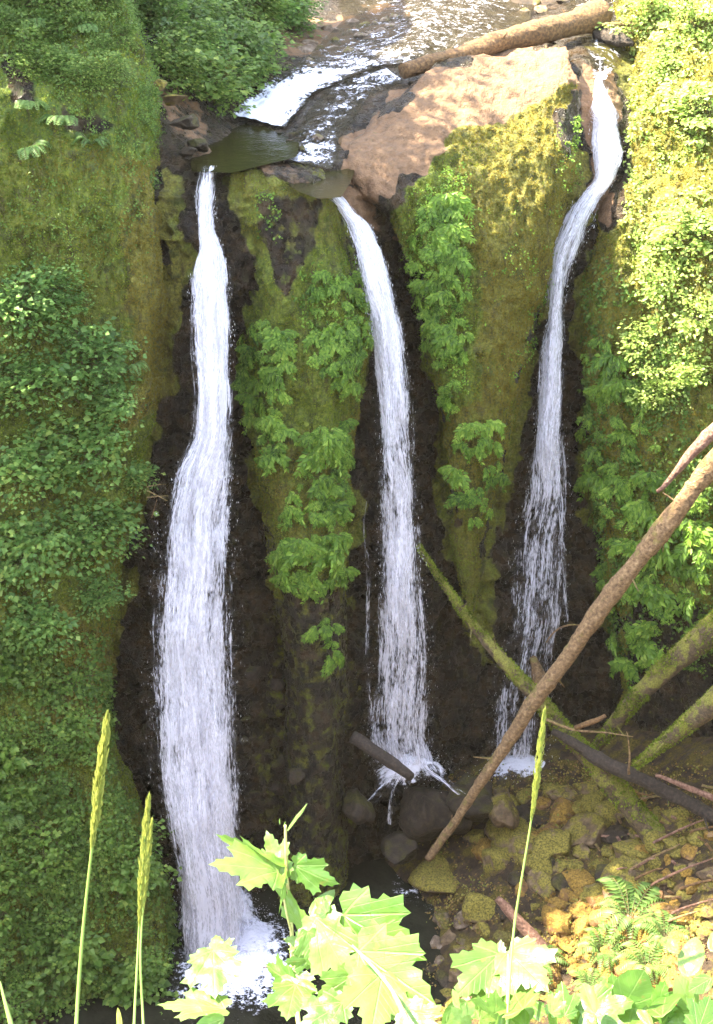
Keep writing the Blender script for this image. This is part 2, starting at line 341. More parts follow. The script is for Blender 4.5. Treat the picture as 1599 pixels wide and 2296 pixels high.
CP = [(470, 392, 29.9), (475, 800, 29.3), (450, 1200, 28.8), (430, 1700, 28.0), (450, 2150, 27.2), (560, 1500, 28.6), (600, 1900, 28.3),
      (740, 445, 30.4), (800, 520, 30.5), (850, 700, 30.7), (890, 1200, 30.5), (900, 1700, 30.1), (960, 900, 31.2), (1040, 1300, 30.6), (1060, 1600, 30.9), (820, 1900, 29.2),
      (1340, 440, 33.4), (1250, 700, 32.8), (1230, 1200, 32.2), (1200, 1700, 31.8), (1060, 600, 33), (1330, 900, 33), (1450, 800, 33.5), (1700, 900, 33.5), (1700, 1500, 32),
      (1400, 1700, 31.6), (650, 800, 30.6), (700, 1300, 29.9), (0, 700, 30.5), (0, 1500, 29), (100, 2200, 27), (1000, 2000, 30), (1500, 2100, 31), (-250, 1000, 30), (300, 1500, 28.4), (380, 900, 29.3),
      (300, 0, 36), (500, 0, 39), (600, 0, 42), (700, 30, 44), (900, 0, 47), (1200, 0, 47), (1400, 0, 44), (450, 200, 34.0), (400, 100, 34.5), (500, 100, 36.5), (390, 330, 30.6),
      (560, 290, 33.9), (560, 345, 31.1), (490, 340, 31.2), (470, 380, 30.0), (530, 262, 34.6), (620, 240, 34.9), (750, 180, 36), (870, 130, 37.5), (950, 60, 40), (1000, 110, 38.5),
      (720, 362, 31.1), (700, 290, 32.8), (660, 240, 34.3), (800, 230, 34.2), (850, 300, 33.0), (1100, 60, 41.5), (1300, 100, 37.6), (1340, 170, 36), (1340, 250, 35.1), (1340, 330, 34.4),
      (640, 372, 30.9), (700, 400, 30.6), (770, 390, 30.9), (500, -250, 55), (1000, -250, 62), (1500, -250, 56), (0, 0, 34), (0, 300, 32)]
gx = np.linspace(-320, 1920, 560); gy = np.concatenate([np.linspace(-260, 500, 260), np.linspace(500, 2280, 440)[1:]])
GX, GY = np.meshgrid(gx, gy)
YY = rbf([(a, b) for a, b, _ in CP], np.array([c for *_, c in CP]), np.stack([GX.ravel(), GY.ravel()], 1)).reshape(GX.shape)
g = P(GX, GY, YY); amp = np.where(GY < 460, .10, .26)
n = gnormals(g); an = (1, 1, .6)
d = (fbm(g, .5, 3, 3, an)*.9+fbm(g, 1.6, 4, 12, an)+np.abs(fbm(g, 4.5, 4, 31, (1, 1, .8)))*.8)*amp
pw_ = g*np.array([1.5, .9, 1.1])+np.stack([fbm(g, 1.2, 3, 400+i) for i in range(3)], -1)*.55
cell = np.floor(pw_).astype(np.int64); blk = _h(cell[..., 0], cell[..., 1], cell[..., 2], 61)
pw2 = pw_*2.7; cell = np.floor(pw2).astype(np.int64); blk = blk*.22+_h(cell[..., 0], cell[..., 1], cell[..., 2], 62)*.09; d = d+np.where(GY > 440, blk, blk*.2)
led = fbm(g, 1.0, 4, 55, (.5, .5, 1.6)); d = d+np.where(GY > 500, np.clip(led*3, -.5, .5)*.16, 0)
g = g+n*d[..., None]
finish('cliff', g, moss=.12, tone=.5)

LEFT = [(-1300, -1800, 120, 33, 40, 5, 6, 100, 200), (-500, -1700, 200, 28, 34.5, 3, 4, 100, 120), (0, -1500, 285, 25, 31, 2, 3, 100, 90), (200, -1500, 342, 24, 29.3, 2, 3, 100, 70),
        (350, -1500, 362, 23.5, 28.9, 2, 3, 100, 60), (500, -1500, 380, 23.3, 28.5, 2, 3, 100, 60), (850, -1500, 378, 23, 28.0, 2, 3, 100, 60), (1000, -1500, 350, 22.8, 27.8, 2, 3, 100, 60),
        (1150, -1500, 325, 22.5, 27.6, 2, 3, 100, 60), (1250, -1500, 292, 22.3, 27.5, 2, 3, 100, 60), (1400, -1500, 262, 22, 27.2, 2, 3, 100, 60), (1550, -1500, 245, 21.8, 27.0, 2, 3, 100, 60),
        (1700, -1500, 265, 21.3, 26.6, 2, 3, 100, 60), (1850, -1500, 322, 21, 26.2, 2, 3, 100, 60), (2050, -1500, 385, 20.3, 25.6, 2, 3, 100, 60), (2300, -1500, 410, 19.5, 25.0, 2, 3, 100, 60), (2700, -1500, 430, 18, 24, 2, 3, 100, 60)]
PILL = [(362, 560, 640, 31.0, 30.9, .3, .3, 30, 30), (378, 505, 690, 30.2, 30.2, .3, .3, 40, 40), (400, 498, 728, 29.7, 29.8, .6, .4, 50, 50), (440, 508, 745, 29.4, 29.5, 1.2, .8, 70, 60), (520, 515, 780, 29.2, 29.3, 1.6, 1.2, 80, 70),
        (600, 548, 803, 29.0, 29.2, 1.6, 1.3, 80, 80), (700, 560, 828, 28.8, 29.1, 1.6, 1.5, 90, 90), (800, 552, 818, 28.7, 29.0, 1.6, 1.5, 90, 90), (900, 562, 800, 28.6, 28.9, 1.6, 1.5, 90, 90),
        (1000, 580, 788, 28.5, 28.8, 1.5, 1.5, 80, 80), (1200, 602, 778, 28.3, 28.6, 1.4, 1.5, 70, 70), (1400, 622, 772, 28.1, 28.4, 1.2, 1.5, 60, 60), (1600, 645, 775, 27.9, 28.3, 1.2, 1.5, 60, 60),
        (1850, 650, 775, 27.6, 28.1, 1.2, 1.5, 60, 60), (2050, 600, 800, 27.2, 27.8, 1.2, 1.5, 60, 60)]
BOUL = [(104, 1140, 1255, 36.6, 36.2, .3, .3, 40, 30), (122, 1030, 1272, 35.4, 35.2, .3, .4, 60, 30), (180, 950, 1289, 34.0, 33.9, .3, .6, 60, 40), (250, 880, 1295, 32.9, 33.2, .3, .8, 60, 50), (300, 818, 1296, 32.0, 32.6, .3, 1, 60, 60),
        (345, 768, 1295, 31.2, 32.1, .4, 1.2, 60, 70), (400, 778, 1290, 30.7, 31.8, .6, 1.4, 70, 80), (440, 800, 1276, 30.5, 31.6, .9, 1.4, 90, 80), (475, 852, 1268, 30.4, 31.5, 1.1, 1.4, 100, 80), (520, 885, 1258, 30.3, 31.4, 1.2, 1.4, 110, 80),
        (640, 930, 1228, 30.2, 31.2, 1.3, 1.4, 110, 90), (780, 958, 1186, 30.1, 31.0, 1.3, 1.3, 100, 90), (900, 985, 1150, 30.0, 30.9, 1.2, 1.2, 80, 80), (1000, 1000, 1130, 29.9, 30.8, 1, 1, 60, 60),
        (1100, 1015, 1105, 29.9, 30.7, .8, .8, 45, 45), (1280, 1028, 1082, 29.9, 30.5, .6, .6, 28, 28), (1420, 1040, 1068, 29.9, 30.4, .4, .4, 14, 14)]
RIGHT = [(-900, 1330, 2900, 50, 38, 6, 4, 200, 200), (-200, 1385, 2700, 42, 31, 4, 3, 120, 200), (0, 1395, 2600, 39, 29, 3, 3, 100, 200), (100, 1405, 2600, 37.6, 28, 1, 3, 60, 200), (160, 1425, 2600, 36.4, 27, 1, 3, 60, 200),
         (250, 1402, 2600, 35.2, 26.5, 1, 3, 60, 200), (350, 1400, 2600, 34.2, 26, 1, 3, 60, 200), (430, 1362, 2600, 33.3, 25.5, 1, 3, 50, 200), (500, 1345, 2600, 32.6, 25.2, 1.5, 3, 50, 200), (600, 1332, 2600, 32.2, 25, 2, 3, 60, 200),
         (700, 1318, 2600, 32.0, 24.6, 2, 3, 60, 200), (900, 1308, 2600, 31.8, 24, 2, 3, 60, 200), (1100, 1326, 2600, 31.6, 23.5, 2, 3, 60, 200), (1300, 1342, 2600, 31.4, 23, 2, 3, 60, 200), (1500, 1382, 2600, 31.2, 22.6, 2, 3, 60, 200),
         (1700, 1420, 2600, 31.0, 22, 2, 3, 60, 200), (1950, 1450, 2600, 30.4, 21, 2, 3, 60, 200), (2300, 1500, 2600, 29, 20, 2, 3, 60, 200)]
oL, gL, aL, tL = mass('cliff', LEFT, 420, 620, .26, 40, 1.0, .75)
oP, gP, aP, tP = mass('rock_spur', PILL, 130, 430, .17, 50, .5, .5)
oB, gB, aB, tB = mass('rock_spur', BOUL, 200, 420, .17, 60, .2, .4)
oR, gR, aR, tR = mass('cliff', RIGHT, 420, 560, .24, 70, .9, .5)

# ground at the foot and near the pool
ZP = [(-4, 26, .7), (-3, 24, .7), (-2, 28, .9), (-1, 31, .6), (0, 29.5, 1.0), (.8, 27, .9), (1.5, 29.5, 2.0), (3, 31.5, 3.2), (5, 31.5, 3.5), (2.6, 27.4, 1.9), (4, 27, 2.7), (6, 28, 3.5), (8, 28, 4.5),
      (1.4, 24, 1.3), (3, 24, 2.0), (6, 24, 3.0), (8, 24, 4.5), (-.5, 23, .7), (-3, 20, .6), (.5, 19, .6), (4, 19, 2.5), (12, 28, 7), (12, 22, 7), (-8, 22, 2), (-8, 26, 2), (12, 16, 8), (-12, 16, 6), (-14, 24, 6), (0, 14, 2.5), (5, 14, 5)]
ax = np.linspace(-16, 16, 300); ay = np.linspace(12, 34, 220); AX, AY = np.meshgrid(ax, ay)
AZ = rbf([(a*50, b*50) for a, b, _ in ZP], np.array([c for *_, c in ZP]), np.stack([AX.ravel()*50, AY.ravel()*50], 1)).reshape(AX.shape)
g = np.stack([AX, AY, AZ], -1); g[..., 2] += fbm(g, .9, 5, 80)*.28
gG = g; f = grid_faces(*g.shape[:2])[:, ::-1]; o = obj('ground', mesh_np('ground', g, f), M['ground']); o['kind'] = 'structure'; add_surf(o, g, f)
# slope the photographer stands on, falling away beneath the view, and the wooded hillside upstream
bx = np.linspace(-40, 40, 120); by = np.linspace(-40, 14, 90); BX, BY = np.meshgrid(bx, by)
BZ = np.where(BY < .6, 24.35-np.clip(-BY, 0, 3)*.05, 24.35-(BY-.6)*1.62); BZ = np.maximum(BZ, 2.0+np.abs(BX)*.2)
g = np.stack([BX, BY, BZ], -1); g[..., 2] += fbm(g, .6, 4, 90)*.12
o = obj('near_slope', mesh_np('near_slope', g, grid_faces(*g.shape[:2])[:, ::-1]), M['ground']); o['kind'] = 'structure'
bx = np.linspace(-90, 90, 160); by = np.linspace(44, 220, 90); BX, BY = np.meshgrid(bx, by)
g = np.stack([BX, BY, 19+(BY-44)*.55+np.abs(BX)*.25], -1); g[..., 2] += fbm(g, .12, 5, 95)*4
o = obj('hillside', mesh_np('hillside', g, grid_faces(*g.shape[:2])[:, ::-1]), M['ground']); o['kind'] = 'structure'

vs, fs, off = [], [], 0
for v, f in SURF: vs.append(v); fs.append(f+off); off += len(v)
BVH = BVHTree.FromPolygons(np.concatenate(vs).tolist(), np.concatenate(fs).tolist())
CV = Vector(CAM)
def hit(px, py):
    r = Vector(ray(px, py)).normalized(); p, n, i, d = BVH.ray_cast(CV, r)
    if p is None: return None, None
    if n.dot(r) > 0: n = -n
    return p, n

# ---------------------------------------------------------------- water
def ribbon(rows, nx, ny, off=0.0, seed=0, bulge=.25, wob=.05, edge=1.0):
    """rows: (py, xl, xr, Y, body)"""
    rows = np.array(rows, float); py = np.linspace(rows[0, 0], rows[-1, 0], ny)
    xl, xr, Y, bd = (np.interp(py, rows[:, 0], rows[:, i]) for i in range(1, 5))
    for _ in range(6):
        for q in (xl, xr, Y): q[1:-1] = (q[:-2]+2*q[1:-1]+q[2:])/4
    c = (xl+xr)/2; h = (xr-xl)/2*edge; t = np.linspace(-1, 1, nx)
    px = c[:, None]+h[:, None]*t; YY = Y[:, None]-bulge*(1-t[None]**2)+off
    g = P(px, py[:, None]+0*px, YY)
    q = g*np.array([3.0, 3.0, .8]); g = g+np.stack([vnoise(q, seed)*wob, vnoise(q+9, seed+1)*wob*1.5, 0*px], -1)
    u = np.cumsum(np.linalg.norm(np.diff(g, axis=1, prepend=g[:, :1]), axis=-1), 1); u = u-u[:, nx//2:nx//2+1]
    v = np.cumsum(np.linalg.norm(np.diff(g, axis=0, prepend=g[:1]), axis=-1), 0)
    body = bd[:, None]*(1-np.abs(t[None])**3.2*.85)
    return g, u, v, body
def ribbon_obj(name, mat, parent, *a, **k):
    g, u, v, body = ribbon(*a, **k); f = grid_faces(*g.shape[:2]); m = mesh_np(name, g, f)
    uvl = m.uv_layers.new(name='UVMap'); li = f.ravel(); uv = np.stack([u.ravel()[li], v[:, u.shape[1]//2][li//g.shape[1]]], -1)
    uvl.data.foreach_set('uv', uv.astype(np.float32).ravel()); attr(m, 'body', body)
    return obj(name, m, mat, parent)
def droplets(name, mat, parent, pts, size, stretch=3.0):
    n = len(pts); s = size*rng.uniform(.4, 1.5, n)
    base = np.array([(1, 0, 0), (-.5, .87, 0), (-.5, -.87, 0), (0, 0, 1), (0, 0, -1)])
    b = base[None]*s[:, None, None]; b[..., 2] *= (stretch*rng.uniform(.5, 1.5, n))[:, None]
    v = pts[:, None]+b; F = np.array([(0, 1, 3), (1, 2, 3), (2, 0, 3), (1, 0, 4), (2, 1, 4), (0, 2, 4)])
    f = (np.arange(n)[:, None, None]*5+F).reshape(-1, 3); return obj(name, mesh_np(name, v, f, True), mat, parent)
F1 = [(372, 440, 495, 30.0, .45), (385, 442, 492, 29.55, .5), (420, 440, 487, 29.35, .6), (470, 440, 482, 29.2, .8), (520, 444, 484, 29.1, .9), (560, 450, 500, 28.95, 1.0), (620, 430, 515, 28.8, .9), (700, 428, 520, 28.6, .95), (800, 434, 518, 28.35, .95),
      (900, 440, 516, 28.1, .95), (980, 436, 518, 27.95, .95), (1060, 395, 520, 27.8, .85), (1150, 366, 522, 27.6, .68), (1300, 348, 524, 27.3, .70), (1450, 336, 528, 27.05, .70), (1600, 338, 534, 26.8, .76), (1750, 350, 536, 26.55, .8),
      (1850, 372, 540, 26.4, .9), (1950, 396, 548, 26.3, .9), (2050, 405, 556, 26.15, .95), (2160, 412, 540, 26.0, 1.0)]
X2 = [[(1120, 812, 826, 29.75, .5), (1300, 818, 832, 29.6, .55), (1500, 820, 836, 29.5, .5), (1690, 826, 850, 29.3, .6)], [(1712, 925, 975, 29.0, .8), (1745, 975, 1010, 28.6, .75), (1780, 1015, 1055, 28.3, .6)],
      [(1725, 870, 925, 28.9, .7), (1760, 835, 885, 28.4, .6), (1800, 805, 850, 28.0, .5)], [(1745, 880, 912, 28.1, .7), (1790, 866, 890, 27.9, .6), (1850, 862, 884, 27.8, .85)]]
X3 = [[(1110, 1256, 1270, 31.5, .5), (1200, 1260, 1272, 31.4, .6), (1400, 1262, 1276, 31.2, .55)]]
F2 = [(428, 712, 752, 30.35, .5), (450, 735, 780, 30.15, .7), (500, 775, 826, 29.95, .85), (560, 796, 858, 29.8, .9), (640, 815, 880, 29.7, .9), (720, 826, 898, 29.65, .85), (850, 842, 918, 29.6, .75), (1000, 852, 930, 29.5, .7),
      (1150, 850, 938, 29.45, .62), (1250, 850, 945, 29.4, .68), (1350, 848, 952, 29.35, .66), (1450, 845, 962, 29.3, .60), (1550, 835, 970, 29.25, .58), (1650, 822, 972, 29.2, .58), (1710, 830, 985, 29.15, .6)]
F3 = [(172, 1335, 1352, 36.0, .6), (210, 1326, 1365, 35.4, 1.1), (280, 1326, 1388, 34.8, 1.2), (340, 1328, 1395, 34.2, 1.2), (400, 1334, 1380, 33.7, 1.1), (440, 1300, 1352, 33.2, .75), (480, 1268, 1335, 32.9, .7), (540, 1240, 1315, 32.7, .7),
      (600, 1230, 1285, 32.5, .75), (700, 1226, 1262, 32.3, .8), (800, 1212, 1262, 32.1, .8), (900, 1203, 1266, 32.0, .75), (1000, 1192, 1270, 31.85, .66), (1100, 1180, 1276, 31.7, .56), (1200, 1162, 1272, 31.6, .45), (1300, 1146, 1268, 31.5, .50),
      (1400, 1138, 1262, 31.4, .45), (1500, 1118, 1250, 31.3, .36), (1600, 1100, 1240, 31.2, .36), (1700, 1090, 1235, 31.05, .45)]
def waterfall(rows, base, label, seed, ny, extra=()):
    t = empty('waterfall', base, label, 'waterfall', 'waterfalls side by side over the cliff')
    inv = Matrix.Translation(Vector(base)).inverted()
    parts = [ribbon_obj('water_curtain', M['fall_core'], t, rows, 40, ny, off=.12, seed=seed, edge=1.02),
             ribbon_obj('water_strands', M['fall_mid'], t, rows, 48, ny, off=-.05, seed=seed+5, edge=1.06, bulge=.4, wob=.07),
             ribbon_obj('water_veil', M['fall_veil'], t, rows, 48, ny, off=-.2, seed=seed+8, edge=1.2, bulge=.5, wob=.10)]
    R_ = np.array(rows, float); N = int(ny*1.6); yy = rng.uniform(R_[2, 0], R_[-1, 0], N); side = rng.choice([-1, 1], N)
    xl = np.interp(yy, R_[:, 0], R_[:, 1]); xr = np.interp(yy, R_[:, 0], R_[:, 2]); Y = np.interp(yy, R_[:, 0], R_[:, 3])
    tt = side*(.92-rng.normal(0, .16, N)); tt = np.clip(tt+vnoise(np.stack([yy*.02, side*9., yy*0], -1), 4)*.15, -1.2, 1.2)
    pts = P((xl+xr)/2+(xr-xl)/2*tt, yy, Y-.2-rng.uniform(0, .35, N))
    parts.append(droplets('spray', M['spray'], t, pts, .004, 6.0)); parts[-1]['kind'] = 'stuff'
    for i, e in enumerate(extra): parts.append(ribbon_obj('side_trickle', M['fall_veil'] if i else M['fall_mid'], t, e, 10, 60, off=-.1, seed=seed+20+i, bulge=.08, wob=.12))
    for p in parts: p.matrix_parent_inverse = inv
    return t
W1 = waterfall(F1, tuple(P(480, 2130, 26.1)), 'tallest and fullest white waterfall, leftmost, falling into the dark pool', 1, 520)
W2 = waterfall(F2, tuple(P(900, 1710, 29.2)), 'narrow middle waterfall sliding between two mossy rock spurs onto a dark boulder', 2, 400, X2)
W3 = waterfall(F3, tuple(P(1165, 1700, 31.1)), 'thin waterfall furthest right, sunlit at its top, behind the crossed logs', 3, 460, X3)

def drape(name, left, right, n, mcount, mat, foamv, lift=.07, zflat=None):
    left = np.array(left, float); right = np.array(right, float)
    tl = np.linspace(0, 1, len(left)); tr = np.linspace(0, 1, len(right)); t = np.linspace(0, 1, n)
    L = np.stack([np.interp(t, tl, left[:, i]) for i in (0, 1)], -1); Rr = np.stack([np.interp(t, tr, right[:, i]) for i in (0, 1)], -1)
    s = np.linspace(0, 1, mcount); Q = L[:, None]*(1-s)[None, :, None]+Rr[:, None]*s[None, :, None]
    if zflat is not None: g = Pz(Q[..., 0], Q[..., 1], zflat)
    else:
        Y = np.zeros(Q.shape[:2])
        for i in range(n):
            for j in range(mcount):
                p, _ = hit(Q[i, j, 0], Q[i, j, 1]); Y[i, j] = p.y if p is not None else Y[i, j-1]
        for _ in range(5):
            Z = Y.copy(); Z[1:-1, 1:-1] = (Y[:-2, 1:-1]+Y[2:, 1:-1]+Y[1:-1, :-2]+Y[1:-1, 2:]+Y[1:-1, 1:-1])/5; Y = Z
        g = P(Q[..., 0], Q[..., 1], Y-.05); g[..., 2] += lift; g = g+(vnoise(g*5, 3)*.035)[..., None]*np.array([0, -1, 1])
    fo = np.interp(t, np.linspace(0, 1, len(foamv)), foamv)[:, None]*(1-(np.abs(s-.5)*2)**3*.55)[None]
    f = grid_faces(*g.shape[:2]); m = mesh_np(name, g, f); attr(m, 'foam', fo); o = obj(name, m, mat); o['kind'] = 'structure'; return o
drape('stream', [(740, -60), (770, 50), (690, 132), (600, 190), (545, 235), (520, 262)], [(1220, -60), (1180, 70), (960, 150), (850, 150), (700, 215), (640, 292)], 90, 60, M['stream'], [.45, .40, .46, .58, .78, .95, .9])
drape('stream', [(860, 150), (760, 175), (700, 240), (660, 300), (640, 345)], [(905, 185), (830, 215), (800, 260), (772, 300), (752, 368)], 90, 50, M['film'], [.62, .5, .44, .44, .5, .62], lift=.03)
drape('stream', [(610, 352), (640, 362)], [(750, 362), (745, 385)], 14, 40, M['stream'], [.9, .3], lift=.05)
drape('stream', [(1240, -40), (1300, 90), (1325, 150), (1330, 185)], [(1400, -40), (1420, 90), (1390, 150), (1360, 185)], 40, 26, M['film'], [.4, .4, .45, .8])
drape('pool', [(470, 255), (440, 290), (425, 340), (430, 384)], [(660, 262), (675, 300), (665, 352), (520, 388)], 50, 50, M['olivepool'], [0, 0], zflat=19.58)
drape('pool', [(600, 360), (615, 395), (670, 430), (715, 446)], [(785, 356), (795, 385), (785, 410), (765, 442)], 40, 40, M['olivepool'], [0, 0], zflat=19.22)
# plunge pool
ax = np.linspace(-7, 3.4, 260); ay = np.linspace(13, 31.5, 420); AX, AY = np.meshgrid(ax, ay)
g = np.stack([AX, AY, 1.5+0*AX], -1); g[..., 2] += fbm(g, 2.2, 4, 5)*.03
dd = np.hypot((AX+2.9)/1.5, (AY-25.6)/1.5); fo = np.clip(1.3-dd, 0, 1)*.7+.2*np.clip(2.6-dd, 0, 1)
dd = np.hypot(AX-1.6, AY-28.2); fo = np.maximum(fo, np.clip(.5-dd*.35, 0, 1))
f = grid_faces(*g.shape[:2])[:, ::-1]; m = mesh_np('plunge_pool', g, f); attr(m, 'foam', fo); o = obj('plunge_pool', m, M['pool']); o['kind'] = 'structure'

# splash mounds where the falls land
def splash(parent, cx, cy, cz, rx, ry, h, npts, seed):
    th = np.linspace(0, 2*math.pi, 70); rr = np.linspace(0, 1, 26); TH, RR = np.meshgrid(th, rr)
    g = np.stack([cx+np.cos(TH)*RR*rx, cy+np.sin(TH)*RR*ry, cz+h*(1-RR**2)], -1)
    g = g+(fbm(g, 2.6, 4, seed)*.28*h)[..., None]*np.array([1, 1, 1.6])*(RR**.5)[..., None]
    m = mesh_np('splash', g, grid_faces(*g.shape[:2])); attr(m, 'body', 1.15-.9*RR**1.6)
    uvl = m.uv_layers.new(name='UVMap'); f = grid_faces(*g.shape[:2]); uvl.data.foreach_set('uv', np.stack([g[..., 0].ravel()[f.ravel()]*.3, g[..., 1].ravel()[f.ravel()]*3], -1).astype(np.float32).ravel())
    o = obj('splash', m, M['fall_core'], parent); o.matrix_parent_inverse = Matrix.Translation(parent.location).inverted()
    a = rng.uniform(0, 6.283, npts); r = np.abs(rng.normal(0, .6, npts)); pts = np.stack([cx+np.cos(a)*r*rx, cy+np.sin(a)*r*ry, cz+np.abs(rng.normal(0, .6, npts))*h], -1)
    o = droplets('splash_drops', M['spray'], parent, pts, .006, 1.5); o['kind'] = 'stuff'; o.matrix_parent_inverse = Matrix.Translation(parent.location).inverted()
p = Pz(490, 2070, 1.5); splash(W1, p[0], p[1]+.1, 1.45, 1.0, .95, 1.0, 2200, 7)
p = Pz(560, 2100, 1.5); splash(W1, p[0], p[1], 1.45, .75, .8, .3, 1500, 17)
p = P(920, 1720, 29.0); splash(W2, p[0], p[1], p[2]-.2, .9, .5, .5, 1800, 8)
p = P(1175, 1705, 31.0); splash(W3, p[0], p[1]-.1, p[2]-.3, 1.1, .6, .4, 1600, 9)
print('T water')

# ---------------------------------------------------------------- plants
def leaf_cards(pos, dirs, nrm, ln, wd, fold=.25):
    """folded diamond leaves; pos base, dirs unit axis, nrm unit normal"""
    s = np.cross(dirs, nrm); s /= np.linalg.norm(s, axis=-1, keepdims=True)+1e-9; nn = np.cross(s, dirs)
    ln = np.asarray(ln)[:, None]; wd = np.asarray(wd)[:, None]
    a = pos; b = pos+dirs*ln*.45+s*wd*.5+nn*wd*fold; c = pos+dirs*ln-nn*ln*.12; d = pos+dirs*ln*.45-s*wd*.5+nn*wd*fold
    v = np.stack([a, b, c, d], 1).reshape(-1, 3); i = np.arange(len(pos))[:, None]*4
    return v, np.concatenate([i+np.array([[0, 1, 2]]), i+np.array([[0, 2, 3]])], 1).reshape(-1, 3)
def unit(a): return a/(np.linalg.norm(a, axis=-1, keepdims=True)+1e-9)
def tube(pts, rad, seg=8, noise=0.0, seed=0, cap=True):
    pts = np.array(pts, float); n = len(pts); rad = np.broadcast_to(rad, n); T = unit(np.gradient(pts, axis=0))
    up = np.array([0, 0, 1.0]) if abs(T[0, 2]) < .9 else np.array([1.0, 0, 0])
    A = unit(np.cross(T, up)); B = np.cross(T, A); th = np.linspace(0, 2*math.pi, seg, endpoint=False)
    ring = pts[:, None]+(A[:, None]*np.cos(th)[None, :, None]+B[:, None]*np.sin(th)[None, :, None])*rad[:, None, None]
    if noise: ring = ring+(ring-pts[:, None])*(fbm(ring, 2.2/max(rad.max()*4, .05)*.5, 4, seed)*noise+np.abs(fbm(ring, 9.0, 3, seed+3))*noise*.9)[..., None]
    v = ring.reshape(-1, 3); i = np.arange(n-1)[:, None]*seg; j = np.arange(seg)[None]; k2 = (j+1) % seg
    f = np.stack([i+j, i+k2, i+seg+k2, i+seg+j], -1).reshape(-1, 4)
    if cap:
        v = np.concatenate([v, pts[:1], pts[-1:]]); c0, c1 = len(v)-2, len(v)-1
        f0 = np.array([(c0, (q+1) % seg, q, q) for q in range(seg)]); b0 = (n-1)*seg; f1 = np.array([(c1, b0+q, b0+(q+1) % seg, b0+(q+1) % seg) for q in range(seg)])
        tri = np.concatenate([f0, f1])[:, :3]
        f = np.concatenate([f[:, [0, 1, 2]], f[:, [0, 2, 3]], tri])
    else: f = np.concatenate([f[:, [0, 1, 2]], f[:, [0, 2, 3]]])
    return v, f
def join(parts):
    V_, F_, o = [], [], 0
    for v, f in parts: V_.append(v); F_.append(np.asarray(f)+o); o += len(v)
    return np.concatenate(V_), np.concatenate(F_)
def curve(a, b, sag=0, n=10, wob=0, seed=0):
    t = np.linspace(0, 1, n)[:, None]; p = np.array(a)*(1-t)+np.array(b)*t; p[:, 2] -= sag*4*(t*(1-t))[:, 0]
    if wob: p[1:-1] += np.stack([vnoise(p*1.1+7*i, seed+i) for i in range(3)], -1)[1:-1]*wob
    return p

def shrub_proto(i, nspray=60, per=26, R0=1.0, leaf=.105):
    """local frame: grows out from a wall at the origin toward -Y and up; tiers of leaf sprays"""
    r = np.random.default_rng(100+i); stems = []; pos = []; dr = []; nm = []
    for s in range(nspray):
        th = r.uniform(-1.35, 1.35); el = r.uniform(-.55, 1.2); rad = R0*r.uniform(.25, 1.0)**.6*r.choice([.8, 1.0, 1.3], p=[.3, .5, .2])
        tip = np.array([math.sin(th)*math.cos(el), -math.cos(th)*math.cos(el)*.75, math.sin(el)*.95])*rad
        path = curve((0, .1, -.25), tip, -.12*rad, 6, .08, s+i*50); stems.append(tube(path, np.linspace(.014, .004, 6), 5, cap=False))
        out = unit(tip-np.array([0, .3, -.3]))
        # a flat drooping spray of leaves round the tip
        n = per; sp = r.normal(0, 1, (n, 3))*np.array([.17, .17, .04])*R0*r.uniform(.6, 1.4)+tip; d = unit(unit(sp-tip)*np.array([1, 1, .3])+out*.5+np.array([0, 0, -.35])+r.normal(0, .2, (n, 3)))
        N = unit(np.array([0, -.35, 1.0])+r.normal(0, .35, (n, 3))); pos.append(sp); dr.append(d); nm.append(N)
    pos, dr, nm = map(np.concatenate, (pos, dr, nm)); ln = r.uniform(.45, 1.3, len(pos))*leaf*np.repeat(r.uniform(.7, 1.35, nspray), per)
    v, f = leaf_cards(pos, dr, nm, ln, ln*.85, .12)
    return mesh_np('shrub_foliage', v, f, False), mesh_np('shrub_branches', *join(stems))
def hang_proto(i, nf=12, ln0=.42):
    r = np.random.default_rng(200+i); V_ = []; st = []
    for s in range(nf):
        a = r.uniform(-1.5, 1.5); L = ln0*r.uniform(.45, 1.15)
        p0 = np.array([r.normal(0, .05), 0, r.normal(0, .04)]); mid = p0+np.array([math.sin(a)*L*.55, -.16-r.uniform(0, .14), math.cos(a)*.05+.03]); end = p0+np.array([math.sin(a)*L*.95, -.16-r.uniform(0, .12), -L*r.uniform(.35, .8)])
        t = np.linspace(0, 1, 9)[:, None]; path = p0*(1-t)**2+2*mid*t*(1-t)+end*t*t; st.append(tube(path, np.linspace(.005, .002, 9), 4, cap=False))
        tg = unit(np.gradient(path, axis=0)); sd = unit(np.cross(tg, np.array([0, -1, .4])))
        for q in range(2, 9):
            for sgn in (-1, 1):
                d = unit(tg[q]*.75+sd[q]*sgn*.9+np.array([0, -.1, -.25])+r.normal(0, .12, 3)); l = L*.42*(1-.06*abs(q-5))*r.uniform(.6, 1.2)
                V_.append((path[q], d, unit(np.array([0, -.8, .6])+r.normal(0, .2, 3)), l, l*r.uniform(.36, .6)))
        V_.append((path[8], tg[8], unit(np.array([0, -.8, .6])), L*.35, L*.12))
    pos, dr, nm = (np.array([q[k_] for q in V_]) for k_ in range(3)); ln = np.array([q[3] for q in V_]); wd = np.array([q[4] for q in V_])
    v, f = leaf_cards(pos, dr, nm, ln, wd, .1)
    return mesh_np('hanging_foliage', v, f, False), mesh_np('hanging_stems', *join(st))
